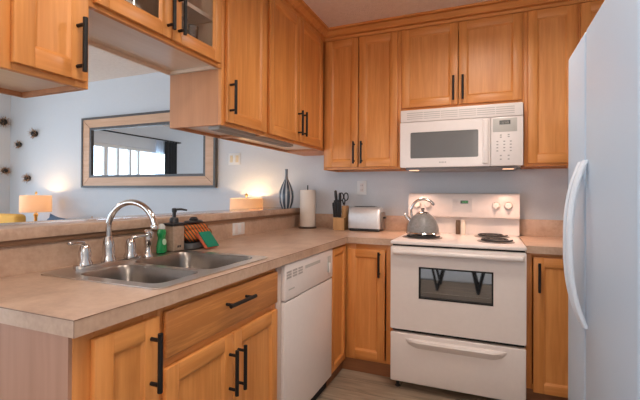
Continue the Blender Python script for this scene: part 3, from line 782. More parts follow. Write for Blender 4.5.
# backguard
bgd = MB(); prof = [(0.535, 0.917), (0.530, 1.035), (0.497, 1.040), (0.493, 1.052), (0.512, 1.196), (0.522, 1.210), (0.545, 1.215), (0.606, 1.215), (0.606, 0.917)]
bgd.loft([[(x, y, z) for y, z in prof] for x in (SX0 + 0.002, SX1 + 0.004)], cap0=True, cap1=True)
bgd = bgd.build('backguard', appWhite, st)
Fg = lambda u, v, w: (u, 0.4944 + (v - 1.052) * 0.132 - w, v)
cpn = MB().box(0.640, 0.776, 1.078, 1.176, 0.0, 0.0015, bev=0.0005, F=Fg).build('clock_panel', plain('clock_panel_white', (0.76, 0.705, 0.675), 0.35), bgd)
MB().box(0.696, 0.750, 1.140, 1.162, 0.0012, 0.0025, F=Fg).build('display', lcdDark, cpn)
mb = MB()
SEG = {'1': 'bc', '2': 'abged', '0': 'abcdef'}
def digit(mb, ch, u, v, F, s=0.007, t_=0.0012, w0=0.0025, w1=0.0032):
    g = {'a': (0, s, 2 * s - t_, 2 * s), 'd': (0, s, 0, t_), 'g': (0, s, s - t_ / 2, s + t_ / 2), 'b': (s - t_, s, s, 2 * s), 'c': (s - t_, s, 0, s), 'f': (0, t_, s, 2 * s), 'e': (0, t_, 0, s)}
    for q in SEG[ch]:
        a, b_, c_, d_ = g[q]; mb.box(u + a, u + b_, v + c_, v + d_, w0, w1, F=F)
for k, ch in enumerate('1200'): digit(mb, ch, 0.7025 + k * 0.0115, 1.144, Fg)
mb.build('digits', lcdGreen, cpn)
for k in range(4): MB().box(0.648 + 0.0, 0.685, 1.088 + k * 0.021, 1.0885 + k * 0.021, 0.0014, 0.0018, F=Fg).build('button', keyGrey, cpn)
for u in (0.388, 0.466, 0.934, 1.012):
    kb = MB(); n_ = Vector((0, -1, 0.132)).normalized(); c0 = Vector(Fg(u, 1.128, 0.0005))
    kb.lathe([(0.030, 0), (0.030, 0.005), (0.025, 0.009), (0.022, 0.024), (0.018, 0.027)], c0, axis=n_, seg=24)
    kb.box(u - 0.004, u + 0.004, 1.104, 1.152, 0.020, 0.032, bev=0.002, F=Fg)
    kb.build('knob', appWhite, bgd)
def burner(x, y, r):
    o = MB(); o.lathe([(r * 1.16, 0.0), (r * 1.16, 0.004), (r * 1.04, 0.004), (r * 0.9, 0.0015), (0.01, 0.001)], (x, y, 0.9172), seg=36)
    o = o.build('drip_pan', plain('drip_pan_steel', (0.34, 0.31, 0.29), 0.3, metal=0.9), st)
    pts = []; turns = 3
    for k in range(turns * 28 + 1):
        q = k / (turns * 28); rad = r * (0.2 + 0.8 * q); a = 2 * math.pi * turns * q
        pts.append((x + rad * math.cos(a), y + rad * math.sin(a), 0.9172 + 0.012))
    MB().tube(pts, 0.0056, 8).build('coil', plain('coil_black', (0.03, 0.028, 0.028), 0.5), o)
for x, y, r in ((0.474, 0.165, 0.112), (0.478, 0.432, 0.074), (0.905, 0.412, 0.096), (0.925, 0.112, 0.092)): burner(x, y, r)

# kettle on the front left burner
KZ = 0.9172 + 0.0180
kx, ky = 0.474, 0.190
kt = thing('kettle', (kx, ky, KZ), 'grey enamel kettle with a chrome handle standing on the left burner', 'kettle')
MB().lathe([(0.092, 0.006), (0.104, 0.012), (0.106, 0.030), (0.102, 0.055), (0.090, 0.088), (0.070, 0.118), (0.046, 0.138), (0.036, 0.143)], (kx, ky, KZ), seg=40).build('body', speckle('grey_enamel', [(0.30, 0.29, 0.28), (0.25, 0.24, 0.23), (0.20, 0.19, 0.18)], 60, 200, 0.35), kt)
MB().lathe([(0.095, 0.0), (0.108, 0.003), (0.1095, 0.010), (0.1055, 0.016), (0.09, 0.017)], (kx, ky, KZ), seg=40).build('base_rim', chrome, kt)
ld = MB().lathe([(0.042, 0.140), (0.043, 0.145), (0.034, 0.152), (0.010, 0.156), (0.006, 0.160)], (kx, ky, KZ)).build('lid', chrome, kt)
MB().lathe([(0.005, 0.158), (0.012, 0.164), (0.0135, 0.172), (0.008, 0.179)], (kx, ky, KZ)).build('knob', chrome, ld)
mb = MB(); mb.tube([(kx - 0.072, ky - 0.01, KZ + 0.080), (kx - 0.098, ky - 0.012, KZ + 0.108), (kx - 0.112, ky - 0.013, KZ + 0.126)], [0.020, 0.014, 0.010], 14)
mb.sphere((kx - 0.116, ky - 0.013, KZ + 0.131), 0.0115); mb.build('spout', chrome, kt)
mb = MB(); pts = []
for k in range(19):
    a = math.radians(172 - 140 * k / 18); pts.append((kx + 0.004 + 0.082 * math.cos(a), ky - 0.004, KZ + 0.150 + 0.088 * math.sin(a)))
pts = [(kx - 0.066, ky - 0.006, KZ + 0.108), (kx - 0.076, ky - 0.005, KZ + 0.135)] + pts
mb.tube(pts, [0.008] * 3 + [0.0095] * (len(pts) - 4) + [0.007], 12); mb.build('handle', chrome, kt)

# salt and pepper at the back of the cooktop
for x, label, mt in ((0.681, 'brown square pepper shaker at the back of the stove', plain('brown_wood', (0.11, 0.06, 0.03), 0.5)), (0.716, 'cream square salt shaker beside the brown one on the stove', plain('cream_ceramic', (0.76, 0.66, 0.56), 0.4))):
    o = thing('spice_shaker', (x, 0.49, 0.9172), label, 'shaker')
    MB().box(x - 0.0155, x + 0.0155, 0.475, 0.506, 0.9174, 1.008, bev=0.003).build('body', mt, o)
    MB().box(x - 0.0145, x + 0.0145, 0.476, 0.505, 1.0082, 1.020, bev=0.004).build('cap', mt, o)

# ------------------------------------------------------------------ microwave
MX0, MX1, MF, MZ0, MZ1 = 0.316, 1.083, 0.203, 1.385, 1.788
mw = thing('microwave', (0.70, 0.4, MZ0), 'white over-the-range microwave mounted above the stove', 'microwave')
MB().box(MX0, MX1, MF + 0.03, YB - 0.003, MZ0 + 0.012, MZ1, bev=0.004).build('case', appWhite2, mw)
F = FY(MF + 0.03)
vg = MB().box(MX0, MX1, 1.705, MZ1, 0, 0.024, bev=0.005, seg=3, F=F).build('vent_panel', appWhite, mw)
mb = MB()
for s in range(4):
    for g in range(6):
        a = MX0 + 0.045 + g * 0.113; mb.box(a, a + 0.108, 1.722 + s * 0.0135, 1.7275 + s * 0.0135, 0.0235, 0.0248, F=F)
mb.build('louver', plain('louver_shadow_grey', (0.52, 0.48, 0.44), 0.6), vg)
dr_ = MB(); dr_.plate(rr(MX0, 0.892, MZ0 + 0.006, 1.701, 0.006, 4), [rr(0.386, 0.822, 1.452, 1.630, 0.008, 4)], 0, 0.030, F)
dr_ = dr_.build('door', appWhite, mw)
MB().box(0.38, 0.828, 1.446, 1.636, 0.010, 0.026, F=F).build('window', microGlass, dr_)
MB().box(0.848, 0.884, 1.405, 1.692, 0.030, 0.052, bev=0.009, seg=4, F=F).build('handle', appWhite, dr_)
mb = MB(); u = 0.578
for w_ in (0.008, 0.007, 0.008, 0.006, 0.008): mb.box(u, u + w_ * 0.8, 1.418, 1.426, 0.0302, 0.0308, F=F); u += 0.0095
mb.build('badge', keyGrey, dr_)
cp = MB().box(0.896, MX1, MZ0 + 0.006, 1.701, 0, 0.030, bev=0.004, F=F).build('control_panel', appWhite, mw)
MB().box(0.908, 1.048, 1.606, 1.692, 0.0300, 0.0312, bev=0.0004, F=F).build('display_surround', keyPanel, cp)
MB().box(0.946, 1.010, 1.652, 1.678, 0.0312, 0.0322, F=F).build('display', lcdDark, cp)
mb = MB()
for k, ch in enumerate('1200'): digit(mb, ch, 0.957 + k * 0.0115, 1.658, F, s=0.0065, w0=0.0322, w1=0.0327)
mb.build('digits', lcdPale, cp)
mb = MB()
for u, v in [(0.955, 1.585), (1.000, 1.587), (0.955, 1.572), (1.0, 1.574)] + [(a, v) for v in (1.545, 1.525, 1.505, 1.485) for a in (0.935, 0.975, 1.012)] + [(0.955, 1.455), (1.0, 1.455), (0.955, 1.432), (1.0, 1.432)]:
    MB().box(u - 0.0055, u + 0.0055, v - 0.0035, v + 0.0035, 0.0300, 0.0308, F=F).build('key', keyGrey, cp)
MB().box(MX0 + 0.03, MX1 - 0.03, MF + 0.05, YB - 0.02, MZ0 - 0.010, MZ0 + 0.0115, bev=0.003).build('underside', plain('hood_grey', (0.24, 0.22, 0.21), 0.4), mw)
hoodLamp = plain('hood_lamp_lens', (1, 0.8, 0.6), 0.4, emit=(1.0, 0.52, 0.30), estr=1.6)
for x in (0.40, 1.0):
    MB().box(x - 0.032, x + 0.032, MF + 0.05, MF + 0.10, MZ0 - 0.013, MZ0 - 0.0105, bev=0.001).build('hood_lamp', hoodLamp, mw)
    l = lamp('hood_light', 'SPOT', (x, MF + 0.09, MZ0 - 0.020), 10.0, (1.0, 0.60, 0.43), mw, spot_size=math.radians(125), spot_blend=0.8, shadow_soft_size=0.03)

# ------------------------------------------------------------------ counter items by the corner
pt = thing('paper_towel_roll', (-0.525, 0.50, CT), 'white paper towel roll on a holder in the counter corner', 'paper towel')
x, y = -0.525, 0.50
MB().lathe([(0.075, 0.0005), (0.078, 0.004), (0.076, 0.010), (0.02, 0.012)], (x, y, CT)).build('holder_base', plain('dark_bronze', (0.10, 0.06, 0.04), 0.4), pt)
MB().tube([(x, y, CT + 0.01), (x, y, CT + 0.362)], 0.005, 10).build('holder_rod', blackMetal, pt)
MB().lathe([(0.022, 0.016), (0.064, 0.016), (0.066, 0.020), (0.067, 0.318), (0.065, 0.322), (0.022, 0.322)], (x, y, CT), seg=36).build('roll', plain('paper_white', (0.74, 0.66, 0.58), 0.9, var=0.03, bump=0.15, scale=120), pt)

kb = thing('knife_block', (-0.25, 0.50, CT), 'light wood knife block full of black handled knives', 'knife block')
blockMat = wood('knife_block_wood', (0.62, 0.36, 0.16), (0.50, 0.27, 0.11), 'z', rough=0.45)
x, y = -0.222, 0.49
mb = MB()
lo = [(x - 0.046, y - 0.06), (x + 0.044, y - 0.06), (x + 0.044, y + 0.07), (x - 0.046, y + 0.07)]
mb.loft([[(u, v, CT + 0.0008) for u, v in lo], [(u, v, CT + (0.100 if u < x else 0.100)) for u, v in lo]], cap0=True)
mb.box(x + 0.012, x + 0.044, y - 0.02, y + 0.07, CT + 0.1001, CT + 0.195, bev=0.003)
mb.build('block', blockMat, kb)
def knife(u, v, z, L_, lean, thick=0.0095, kind='knife'):
    o = MB(); d = Vector((lean, -0.10, 1)).normalized(); p = Vector((u, v, z))
    o.tube([p + d * t_ for t_ in (0, L_ * 0.12, L_ * 0.45, L_ * 0.8, L_ * 0.97, L_)], [thick * 0.85, thick, thick * 0.85, thick * 1.05, thick * 0.9, thick * 0.4], 10)
    return o
specs = [(-0.032, 0.004, 0.20, 0.135, -0.06), (-0.008, 0.0, 0.18, 0.115, 0.02), (-0.040, -0.045, 0.10, 0.10, -0.05), (-0.024, -0.047, 0.10, 0.108, -0.02), (-0.006, -0.047, 0.10, 0.104, 0.0), (0.006, -0.046, 0.10, 0.10, 0.02), (-0.034, -0.028, 0.10, 0.118, -0.04), (-0.012, -0.026, 0.10, 0.122, 0.0)]
names_ = ['large knife standing tallest at the left of the block', 'knife beside the tallest one in the block', 'leftmost short knife in the front row of the block', 'second short knife from the left in the front row of the block', 'third short knife from the left in the front row of the block', 'rightmost short knife in the front row of the block', 'left knife of the middle row in the block', 'right knife of the middle row in the block']
for (du, dv, z, L_, ln), lb_ in zip(specs, names_):
    z0 = CT + 0.1005
    o = thing('knife', (x + du, y + dv, z0), 'black handled ' + lb_, 'knife', 'knives in the block')
    knife(x + du, y + dv, z0 + (0.026 if z > 0.15 else 0.004), L_ + (0.060 if z > 0.15 else 0.018), ln, thick=0.0125 if z > 0.15 else 0.0105).build('handle', blackPlastic, o)
    MB().tube([(x + du, y + dv, z0 + 0.0005), (x + du + ln * 0.02, y + dv - 0.002, z0 + (0.028 if z > 0.15 else 0.006))], 0.004, 8).build('blade', steel, o)
sc = thing('kitchen_scissors', (x + 0.028, y + 0.02, CT + 0.196), 'black handled scissors standing in the knife block', 'scissors')
for s in (-1, 1):
    mb = MB(); cxs, czs = x + 0.024 + s * 0.020, CT + 0.268
    mb.tube([(cxs + 0.018 * math.cos(a), y - 0.004, czs + 0.030 * math.sin(a)) for a in [2 * math.pi * k / 20 for k in range(20)]], 0.005, 8, closed=True)
    mb.tube([(cxs - s * 0.008, y - 0.004, czs - 0.024), (x + 0.026 + s * 0.004, y, CT + 0.205)], 0.006, 8)
    mb.build('finger_loop', blackPlastic, sc)
MB().box(x + 0.020, x + 0.034, y - 0.001, y + 0.002, CT + 0.1955, CT + 0.215).build('blade', steel, sc)

to = thing('toaster', (-0.03, 0.50, CT), 'brushed steel toaster on the counter below the outlet', 'toaster')
x0, x1, y0, y1 = -0.138, 0.118, 0.415, 0.575
mb = MB(); loops = []
prof = [(y0 + 0.004, 0.022), (y0 + 0.002, 0.06), (y0 + 0.006, 0.13), (y0 + 0.018, 0.170), (y0 + 0.036, 0.187), (y0 + 0.06, 0.192), (y1 - 0.06, 0.192), (y1 - 0.036, 0.187), (y1 - 0.018, 0.170), (y1 - 0.006, 0.13), (y1 - 0.002, 0.06), (y1 - 0.004, 0.022)]
cyy = (y0 + y1) / 2
for xx, k in ((x0, 0.90), (x0 + 0.006, 0.965), (x0 + 0.02, 1.0), (x1 - 0.02, 1.0), (x1 - 0.006, 0.965), (x1, 0.90)):
    loops.append([(xx, cyy + (v - cyy) * k, CT + 0.022 + (z - 0.022) * k) for v, z in prof])
mb.loft(loops, cap0=True, cap1=True); mb.build('shell', plain('satin_toaster_steel', (0.70, 0.71, 0.72), 0.42, metal=0.7, var=0.03), to)
MB().box(x0 + 0.006, x1 - 0.004, y0 + 0.012, y1 - 0.012, CT + 0.0008, CT + 0.0215, bev=0.006).build('base', blackPlastic, to)
for q0, q1 in ((-0.038, -0.012), (0.012, 0.038)): MB().box(x0 + 0.04, x1 - 0.05, cyy + q0, cyy + q1, CT + 0.1915, CT + 0.1932).build('slot', darkGap, to)
mb = MB(); mb.box(x1 - 0.001, x1 + 0.012, cyy - 0.055, cyy + 0.055, CT + 0.02, CT + 0.15, bev=0.008); mb.build('end_cap', plain('grey_plastic', (0.20, 0.17, 0.15), 0.4), to)
MB().box(x1 + 0.012, x1 + 0.03, cyy - 0.02, cyy + 0.02, CT + 0.10, CT + 0.115, bev=0.004).build('lever', blackPlastic, to)

# vase on the ledge
vx, vy, vz = -0.705, 0.455, 1.0812
vs = thing('vase', (vx, vy, vz), 'slender bottle vase with dark stripes on the far end of the ledge', 'vase')
m, t, b = newmat('striped_vase'); N = t.nodes.new; L = t.links.new
tc = N('ShaderNodeTexCoord'); sx_ = N('ShaderNodeSeparateXYZ'); L(tc.outputs['Object'], sx_.inputs[0])
at = N('ShaderNodeMath'); at.operation = 'ARCTAN2'; L(sx_.outputs['Y'], at.inputs[0]); L(sx_.outputs['X'], at.inputs[1])
zz = N('ShaderNodeMath'); zz.operation = 'MULTIPLY_ADD'; zz.inputs[1].default_value = 5.0; L(sx_.outputs['Z'], zz.inputs[0]); L(at.outputs[0], zz.inputs[2])
ml = N('ShaderNodeMath'); ml.operation = 'MULTIPLY'; ml.inputs[1].default_value = 10.0; L(at.outputs[0], ml.inputs[0])
sn = N('ShaderNodeMath'); sn.operation = 'SINE'; L(ml.outputs[0], sn.inputs[0])
rp = N('ShaderNodeValToRGB'); rp.color_ramp.elements[0].position = 0.25; rp.color_ramp.elements[0].color = (0.05, 0.075, 0.105, 1); rp.color_ramp.elements[1].position = 0.45; rp.color_ramp.elements[1].color = (0.48, 0.51, 0.53, 1)
L(sn.outputs[0], rp.inputs['Fac']); L(rp.outputs['Color'], b.inputs['Base Color']); b.inputs['Roughness'].default_value = 0.2
MB().lathe([(0.038, 0), (0.044, 0.006), (0.060, 0.05), (0.066, 0.10), (0.060, 0.145), (0.044, 0.19), (0.026, 0.225), (0.014, 0.25), (0.011, 0.28), (0.012, 0.325), (0.014, 0.332), (0.009, 0.332), (0.008, 0.30)], (vx, vy, vz), seg=40).build('body', m, vs)

# ------------------------------------------------------------------ refrigerator
fr = thing('refrigerator', (1.55, -1.15, 0), 'tall white side-by-side refrigerator at the right', 'refrigerator')
FXX = 1.171; ytop = 1.751
MB().box(FXX + 0.072, 1.93, -1.545, -0.742, 0.02, ytop - 0.012, bev=0.006).build('cabinet', fridgeDayTint, fr)
MB().box(FXX + 0.045, FXX + 0.073, -1.53, -0.775, 0.05, ytop - 0.02).build('gasket', fridgeGrey, fr)
Fm = lambda u, v, w: (FXX + 0.06 - w, u, v)
def fdoor(y0, y1, name):
    return MB().box(y0, y1, 0.06, ytop, 0.0, 0.06, bev=0.014, seg=4, F=Fm).build(name, fridgeDayTint, fr)
d1 = fdoor(-1.037, -0.738, 'freezer_door'); d2 = fdoor(-1.545, -1.045, 'fridge_door')
MB().box(FXX + 0.07, 1.90, -1.53, -0.775, 0.004, 0.058).build('kick_grille', fridgeGrey, fr)
def fhandle(y, parent):
    mb = MB(); rows = []
    n = 28
    for k in range(n + 1):
        q = k / n; z = 0.785 + 0.535 * q
        # flattened arc: rises quickly from both ends, nearly straight between
        e = (1 - abs(2 * q - 1) ** 2.6); w = 0.0005 + 0.044 * e
        h = 0.013; g = 0.012
        rows.append([(FXX - w - g * a_, y + h * b_, z) for a_, b_ in ((0, -1), (0.6, -0.9), (1, -0.4), (1, 0.4), (0.6, 0.9), (0, 1), (-0.4, 0.8), (-0.4, -0.8))])
    mb.loft(rows, cap0=True, cap1=True); mb.build('handle', fridgeHandle, parent)
fhandle(-1.072, d2); fhandle(-1.008, d1)

# ------------------------------------------------------------------ kitchen ceiling lamps out of frame; second lamp and pendants are added fill
dome = plain('dome_glass', (0.95, 0.9, 0.85), 0.4, emit=(1.0, 0.82, 0.62), estr=2.5)
for x, y, pw, lb_ in ((0.82, -0.66, KITCHEN_POWER, 'round flush ceiling lamp in front of the stove'), (0.50, -2.0, KITCHEN_POWER * 0.85, 'round flush ceiling lamp added as fill at the open end of the kitchen')):  # second lamp is added to brighten the lower cabinet fronts
    cl = thing('ceiling_lamp', (x, y, CEIL - 0.08), lb_, 'ceiling lamp')
    MB().lathe([(0.19, -0.001), (0.19, -0.018), (0.17, -0.022)], (x, y, CEIL)).build('canopy', trimWhite, cl)
    MB().lathe([(0.165, -0.0225), (0.16, -0.04), (0.13, -0.062), (0.07, -0.076), (0.01, -0.08)], (x, y, CEIL)).build('dome', dome, cl)
    l = lamp('ceiling_light', 'AREA', (x, y, CEIL - 0.09), pw, WARM, cl, shape='DISK', size=0.34, spread=math.radians(165))
for x, y, z, pw, col_, lb_ in ((1.02, -4.2, 2.0, DINING_FILL_POWER, WARM, 'white globe pendant added as fill light over the dining area behind the viewer'), (-2.6, -1.3, 2.05, LIVING_FILL_POWER, (1.0, 0.95, 0.9), 'white globe pendant added as fill light in the living room')):  # both pendants are invented fill for the kitchen and living room walls
    cl = thing('fill_pendant', (x, y, z), lb_, 'fill pendant lamp')
    MB().lathe([(0.06, -0.001), (0.06, -0.02), (0.01, -0.03)], (x, y, CEIL)).build('canopy', trimWhite, cl)
    MB().tube([(x, y, CEIL - 0.025), (x, y, z + 0.13)], 0.005, 8).build('cord', trimWhite, cl)
    m_ = MB()
    for k in range(8):
        a = 2 * math.pi * k / 8; m_.tube([(x + 0.15 * math.cos(a) * math.sin(q), y + 0.15 * math.sin(a) * math.sin(q), z + 0.14 * math.cos(q)) for q in [math.pi * i_ / 12 for i_ in range(13)]], 0.003, 6)
    m_.build('wire_shade', brass, cl)
    MB().sphere((x, y, z), 0.05).build('bulb', dome, cl)
    l = lamp('fill_pendant_light', 'POINT', (x, y, z), pw, col_, cl, shadow_soft_size=0.12)

# ------------------------------------------------------------------ living room
mr = thing('wall_mirror', (-2.5, YB - 0.02, 1.27), 'large wall mirror in a pale wood frame with dark edges', 'mirror')
F = FY(YB - 0.001)
mx0, mx1, mz0, mz1 = -3.425, -1.550, 1.258, 2.052; fw = 0.150
def ring(mb, a, b_, c, d, e, w0, w1, mi=0): mb.plate([(a, c), (b_, c), (b_, d), (a, d)], [[(a + e, c + e), (b_ - e, c + e), (b_ - e, d - e), (a + e, d - e)]], w0, w1, F, mi)
mb = MB(); ring(mb, mx0, mx1, mz0, mz1, 0.022, 0, 0.04); ring(mb, mx0 + fw - 0.026, mx1 - fw + 0.026, mz0 + fw - 0.036, mz1 - fw + 0.036, 0.026, 0.0, 0.03)
mb.build('frame_edge', mirrorEdge, mr)
# mitred pale wood frame
mb = MB(); a, b_, c_, d_ = mx0 + 0.022, mx1 - 0.022, mz0 + 0.022, mz1 - 0.022
e = fw - 0.022 - 0.026; ez = fw - 0.022 - 0.036
O = [(a, c_), (b_, c_), (b_, d_), (a, d_)]; I = [(a + e, c_ + ez), (b_ - e, c_ + ez), (b_ - e, d_ - ez), (a + e, d_ - ez)]
for k in range(4):
    P = [O[k], O[(k + 1) % 4], I[(k + 1) % 4], I[k]]
    s_ = 0.0015
    cx_, cy_ = sum(p[0] for p in P) / 4, sum(p[1] for p in P) / 4
    P = [(p[0] + (cx_ - p[0]) * 0.004, p[1] + (cy_ - p[1]) * 0.01) for p in P]
    mb.plate(P, [], 0.0, 0.032, F)
mb.build('frame', mirrorWood, mr)
MB().box(mx0 + fw - 0.02, mx1 - fw + 0.02, mz0 + fw - 0.03, mz1 - fw + 0.03, 0.004, 0.012, F=F).build('glass', mirrorMat, mr, smooth=False)

# wall ornaments shaped like sea urchins
uSpike = plain('tan_spines', (0.34, 0.20, 0.11), 0.8, var=0.2); uCore = plain('dark_core', (0.012, 0.008, 0.006), 0.6)
def urchin(c, nrm, r, lb_):
    o = thing('wall_ornament', c, lb_, 'wall ornament', 'spiky round ornaments on the living room walls')
    n_ = Vector(nrm).normalized(); u_ = n_.orthogonal().normalized(); v_ = n_.cross(u_)
    mb = MB(); C_ = Vector(c) + n_ * 0.02
    rnd = random.Random(int(abs(c[0]) * 1000 + c[2] * 77))
    for k in range(44):
        a = 2 * math.pi * k / 44 + rnd.uniform(-0.05, 0.05); el = rnd.uniform(0.0, 0.9)
        d = (u_ * math.cos(a) + v_ * math.sin(a)) * math.cos(el) + n_ * math.sin(el)
        ln = r * rnd.uniform(0.75, 1.05)
        mb.tube([C_ + d * r * 0.3, C_ + d * ln], [0.0042, 0.001], 5)
    mb.build('spine', uSpike, o)['kind'] = 'stuff'
    m2 = MB(); m2.sphere(C_, r * 0.5); m2.build('core', uCore, o)
urchin((-4.285, YB - 0.001, 1.925), (0, -1, 0), 0.078, 'spiky dark ornament on the back wall, rightmost and highest there')
urchin((-4.59, YB - 0.001, 1.805), (0, -1, 0), 0.066, 'small spiky ornament near the wall corner, between two higher ones')
urchin((-4.41, YB - 0.001, 1.375), (0, -1, 0), 0.07, 'spiky ornament on the back wall just above the left lampshade')
urchin((XL + 0.001, 0.535, 2.09), (1, 0, 0), 0.085, 'large spiky ornament at the far left edge, upper of two')
urchin((XL + 0.001, 0.555, 1.474), (1, 0, 0), 0.07, 'large spiky ornament at the far left edge, lower of two')


def table_lamp(x, y, r, z0, z1, zb, pw, lb_):
    o = thing('table_lamp', (x, y, zb), lb_, 'lamp')
    MB().lathe([(0.08, 0.0005), (0.085, 0.01), (0.03, 0.02), (0.018, 0.03), (0.016, z0 - zb - 0.06), (0.026, z0 - zb - 0.03), (0.010, z0 - zb - 0.01), (0.008, z0 - zb + 0.05)], (x, y, zb)).build('base', brass, o)
    mb = MB(); mb.lathe([(r, z0), (r * 0.985, z1), (r * 0.975, z1), (r * 0.99, z0 + 0.001)], (x, y, 0), seg=40, cap=False); sh = mb.build('shade', shadeMat, o)
    mb = MB(); mb.tube([(x, y, z0 + 0.04), (x, y, z1 + 0.02)], 0.003, 8); mb.lathe([(0.006, 0.0), (0.013, 0.012), (0.012, 0.022), (0.004, 0.032)], (x, y, z1 + 0.012), seg=14)
    for k in range(3):
        a = 2 * math.pi * k / 3; mb.tube([(x, y, z1 - 0.004), (x + r * 0.97 * math.cos(a), y + r * 0.97 * math.sin(a), z1 - 0.004)], 0.002, 6)
    mb.build('finial', brass, o)
    MB().sphere((x, y, (z0 + z1) / 2 - 0.01), 0.028).build('bulb', bulbMat, o)
    lamp('lamp_light', 'POINT', (x, y, (z0 + z1) / 2 + 0.03), pw, (1.0, 0.62, 0.30), o, shadow_soft_size=0.03)
def side_table(x, y, zt, lb_):
    o = thing('side_table', (x, y, 0), lb_, 'table')
    MB().box(x - 0.25, x + 0.25, y - 0.22, y + 0.22, zt - 0.03, zt, bev=0.004).build('tabletop', oakX, o)
    for sx in (-1, 1):
        for sy in (-1, 1): MB().box(x + sx * 0.22 - 0.02, x + sx * 0.22 + 0.02, y + sy * 0.19 - 0.02, y + sy * 0.19 + 0.02, 0.0005, zt - 0.03).build('leg', oakV, o)
side_table(-3.90, 0.375, 0.56, 'wooden side table under the left lamp'); side_table(-1.25, 0.375, 0.56, 'wooden side table under the right lamp')
table_lamp(-3.88, 0.38, 0.156, 0.978, 1.168, 0.5605, 7.0, 'lit table lamp with a drum shade left of the mirror')
table_lamp(-1.105, 0.455, 0.146, 0.985, 1.161, 0.5605, 7.0, 'lit table lamp with a drum shade behind the ledge by the vase')

so = thing('sofa', (-2.5, 0.1, 0), 'light grey sofa under the mirror, hidden behind the ledge', 'sofa')
MB().box(-3.54, -1.55, 0.34, 0.58, 0.12, 0.84, bev=0.05, seg=4).build('backrest', sofaGrey, so)
MB().box(-3.49, -1.70, -0.30, 0.34, 0.12, 0.44, bev=0.04, seg=4).build('seat', sofaGrey, so)
for x0_, x1_ in ((-3.54, -3.495), (-1.70, -1.55)): MB().box(x0_, x1_, -0.30, 0.34, 0.12, 0.62, bev=0.02, seg=4).build('armrest', sofaGrey, so)
for x_, y_ in ((-3.44, -0.22), (-1.62, -0.22), (-3.44, 0.5), (-1.62, 0.5)): MB().lathe([(0.02, 0.0005), (0.03, 0.12)], (x_, y_, 0), seg=12).build('leg', blackPlastic, so)


def pillow(x, z, w, h, mt, rot, lb_):
    o = MB(); loops = []; R3 = Matrix.Rotation(math.radians(-14), 3, 'X') @ Matrix.Rotation(math.radians(rot), 3, 'Y')
    n = 9
    vs_ = {}
    for s in (1, -1):
        for i in range(n):
            for j in range(n):
                u, v = -1 + 2 * i / (n - 1), -1 + 2 * j / (n - 1)
                d = 0.07 * ((1 - u ** 4) * (1 - v ** 4)) ** 0.5
                if d == 0 and (0, i, j) in vs_: vs_[(s, i, j)] = vs_[(0, i, j)]; continue
                p = R3 @ Vector((u * w * (1 - 0.10 * (1 - v * v) * abs(u)) / 2, s * d, v * h * (1 - 0.10 * (1 - u * u) * abs(v)) / 2))
                vs_[(s, i, j)] = o.bm.verts.new(p + Vector((x, 0.20, z)))
                if d == 0: vs_[(0, i, j)] = vs_[(s, i, j)]
        for i in range(n - 1):
            for j in range(n - 1): o.bm.faces.new([vs_[(s, i, j)], vs_[(s, i + 1, j)], vs_[(s, i + 1, j + 1)], vs_[(s, i, j + 1)]])
    bmesh.ops.recalc_face_normals(o.bm, faces=o.bm.faces[:])
    tag(o.build('throw_pillow', mt), lb_, 'pillow')
pillow(-3.27, 0.725, 0.42, 0.48, navy, 6, 'slate blue pillow top showing above the ledge right of the left lamp')
pillow(-2.79, 0.71, 0.38, 0.38, tanFabric, 40, 'tan pillow corner peeking over the ledge below the mirror corner')
pillow(-2.14, 0.71, 0.40, 0.40, tanFabric, 45, 'tan pillow corner seen through the loop of the faucet')

ac = thing('armchair', (-3.85, -0.1, 0), 'mustard yellow armchair at the left edge, back above the ledge', 'chair')
MB().box(-4.25, -3.56, -0.02, 0.10, 0.25, 0.975, bev=0.04, seg=4).build('backrest', mustard, ac)
MB().box(-4.22, -3.59, -0.62, -0.02, 0.25, 0.45, bev=0.04, seg=4).build('seat', mustard, ac)
for x0_ in (-4.25, -3.66): MB().box(x0_, x0_ + 0.10, -0.60, -0.02, 0.25, 0.62, bev=0.035, seg=4).build('armrest', mustard, ac)
for x_, y_ in ((-4.18, -0.55), (-3.63, -0.55), (-4.18, 0.04), (-3.63, 0.04)): MB().lathe([(0.014, 0.0005), (0.022, 0.25)], (x_, y_, 0), seg=12).build('leg', toeWood, ac)

# curtains on the left wall, seen in the mirror
def curtain(y0, y1, x, mt, lb_, waves=5, z0=0.03, z1=2.17, amp=0.03):
    n = waves * 10; front = []; back = []
    for k in range(n + 1):
        q = k / n; front.append((x + amp * math.sin(2 * math.pi * waves * q) + 0.002, y0 + (y1 - y0) * q)); back.append((x + amp * math.sin(2 * math.pi * waves * q) - 0.002, y0 + (y1 - y0) * q))
    mb = MB(); poly = front + back[::-1]
    mb.loft([[(a, b_, z0) for a, b_ in poly], [(a, b_, z1) for a, b_ in poly]], cap0=False, cap1=False)
    return tag(mb.build('curtain', mt), lb_, 'curtain')
curtain(-2.28, -1.99, XL + 0.09, curtainMat, 'dark grey curtain reflected in the mirror', 4)
curtain(-1.98, -1.80, XL + 0.05, sheerMat, 'white sheer curtain beside the dark one in the mirror', 3, amp=0.02)
cr_ = thing('curtain_rod', (XL + 0.09, -1.0, 2.18), 'thin dark curtain rod seen in the mirror', 'rod')
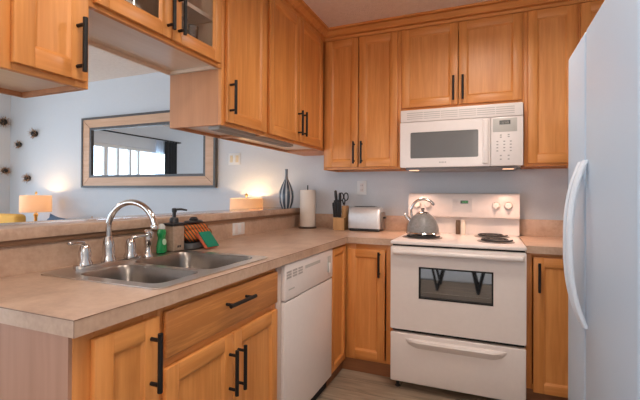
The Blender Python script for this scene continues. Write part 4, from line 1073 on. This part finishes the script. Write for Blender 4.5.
MB().tube([(XL + 0.09, -2.4, 2.185), (XL + 0.09, 0.15, 2.185)], 0.012, 10).build('rod', blackMetal, cr_)
for y in (-2.35, 0.1): MB().box(XL + 0.0005, XL + 0.10, y - 0.008, y + 0.008, 2.165, 2.175).build('bracket', blackMetal, cr_)

# drinking glasses behind the glass doors
gl0 = None
for k, (gx, gy) in enumerate(((-0.362, -1.215), (-0.375, -1.130), (-0.455, -1.085), (-0.365, -1.56), (-0.375, -1.475))):
    lbs = ['clear tumbler at the left of the right-hand glass door', 'clear tumbler in the middle behind the right-hand glass door', 'clear tumbler at the back right behind the glass door', 'clear tumbler behind the left glass door, further left', 'clear tumbler behind the left glass door near the stile']
    if gl0 is None:
        gl0 = thing('drinking_glass', (gx, gy, 1.8402), lbs[k], 'glass', 'tumblers in the glass-door cabinet')
        MB().lathe([(0.0, 0.0008), (0.028, 0.0008), (0.036, 0.125), (0.0335, 0.125), (0.026, 0.008), (0.0, 0.007)], (gx, gy, 1.8402), cap=False).build('tumbler', tumblerGlass, gl0)
    else:
        g = copy_tree(gl0); g.location = (gx, gy, 1.8402); g['label'] = lbs[k]

# bar stools reflected in the oven window; pale rug added to imitate daylight there
rug = tag(MB().box(-0.9, 1.85, -5.2, -3.4, 0.0005, 0.012, bev=0.004).build('rug', plain('daylight_tint_rug', (0.50, 0.56, 0.62), 0.95, var=0.06, scale=60)), 'pale blue rug added behind the viewer to give the oven window a daylight tint', 'rug')
for k, (x, y) in enumerate(((0.06, -3.02), (0.54, -2.98), (1.02, -3.02))):
    o = thing('bar_stool', (x, y, 0.0005), ('right', 'middle', 'left')[k] + ' one of the three black bar stools reflected in the oven window', 'stool', 'bar stools behind the viewer')
    MB().lathe([(0.15, 0.62), (0.18, 0.635), (0.18, 0.66), (0.15, 0.672)], (x, y, 0.0)).build('seat', blackPlastic, o)
    for sx in (-1, 1):
        for sy in (-1, 1): MB().tube([(x + sx * 0.24, y + sy * 0.20, 0.0005), (x + sx * 0.09, y + sy * 0.09, 0.625)], 0.016, 8).build('leg', blackMetal, o)
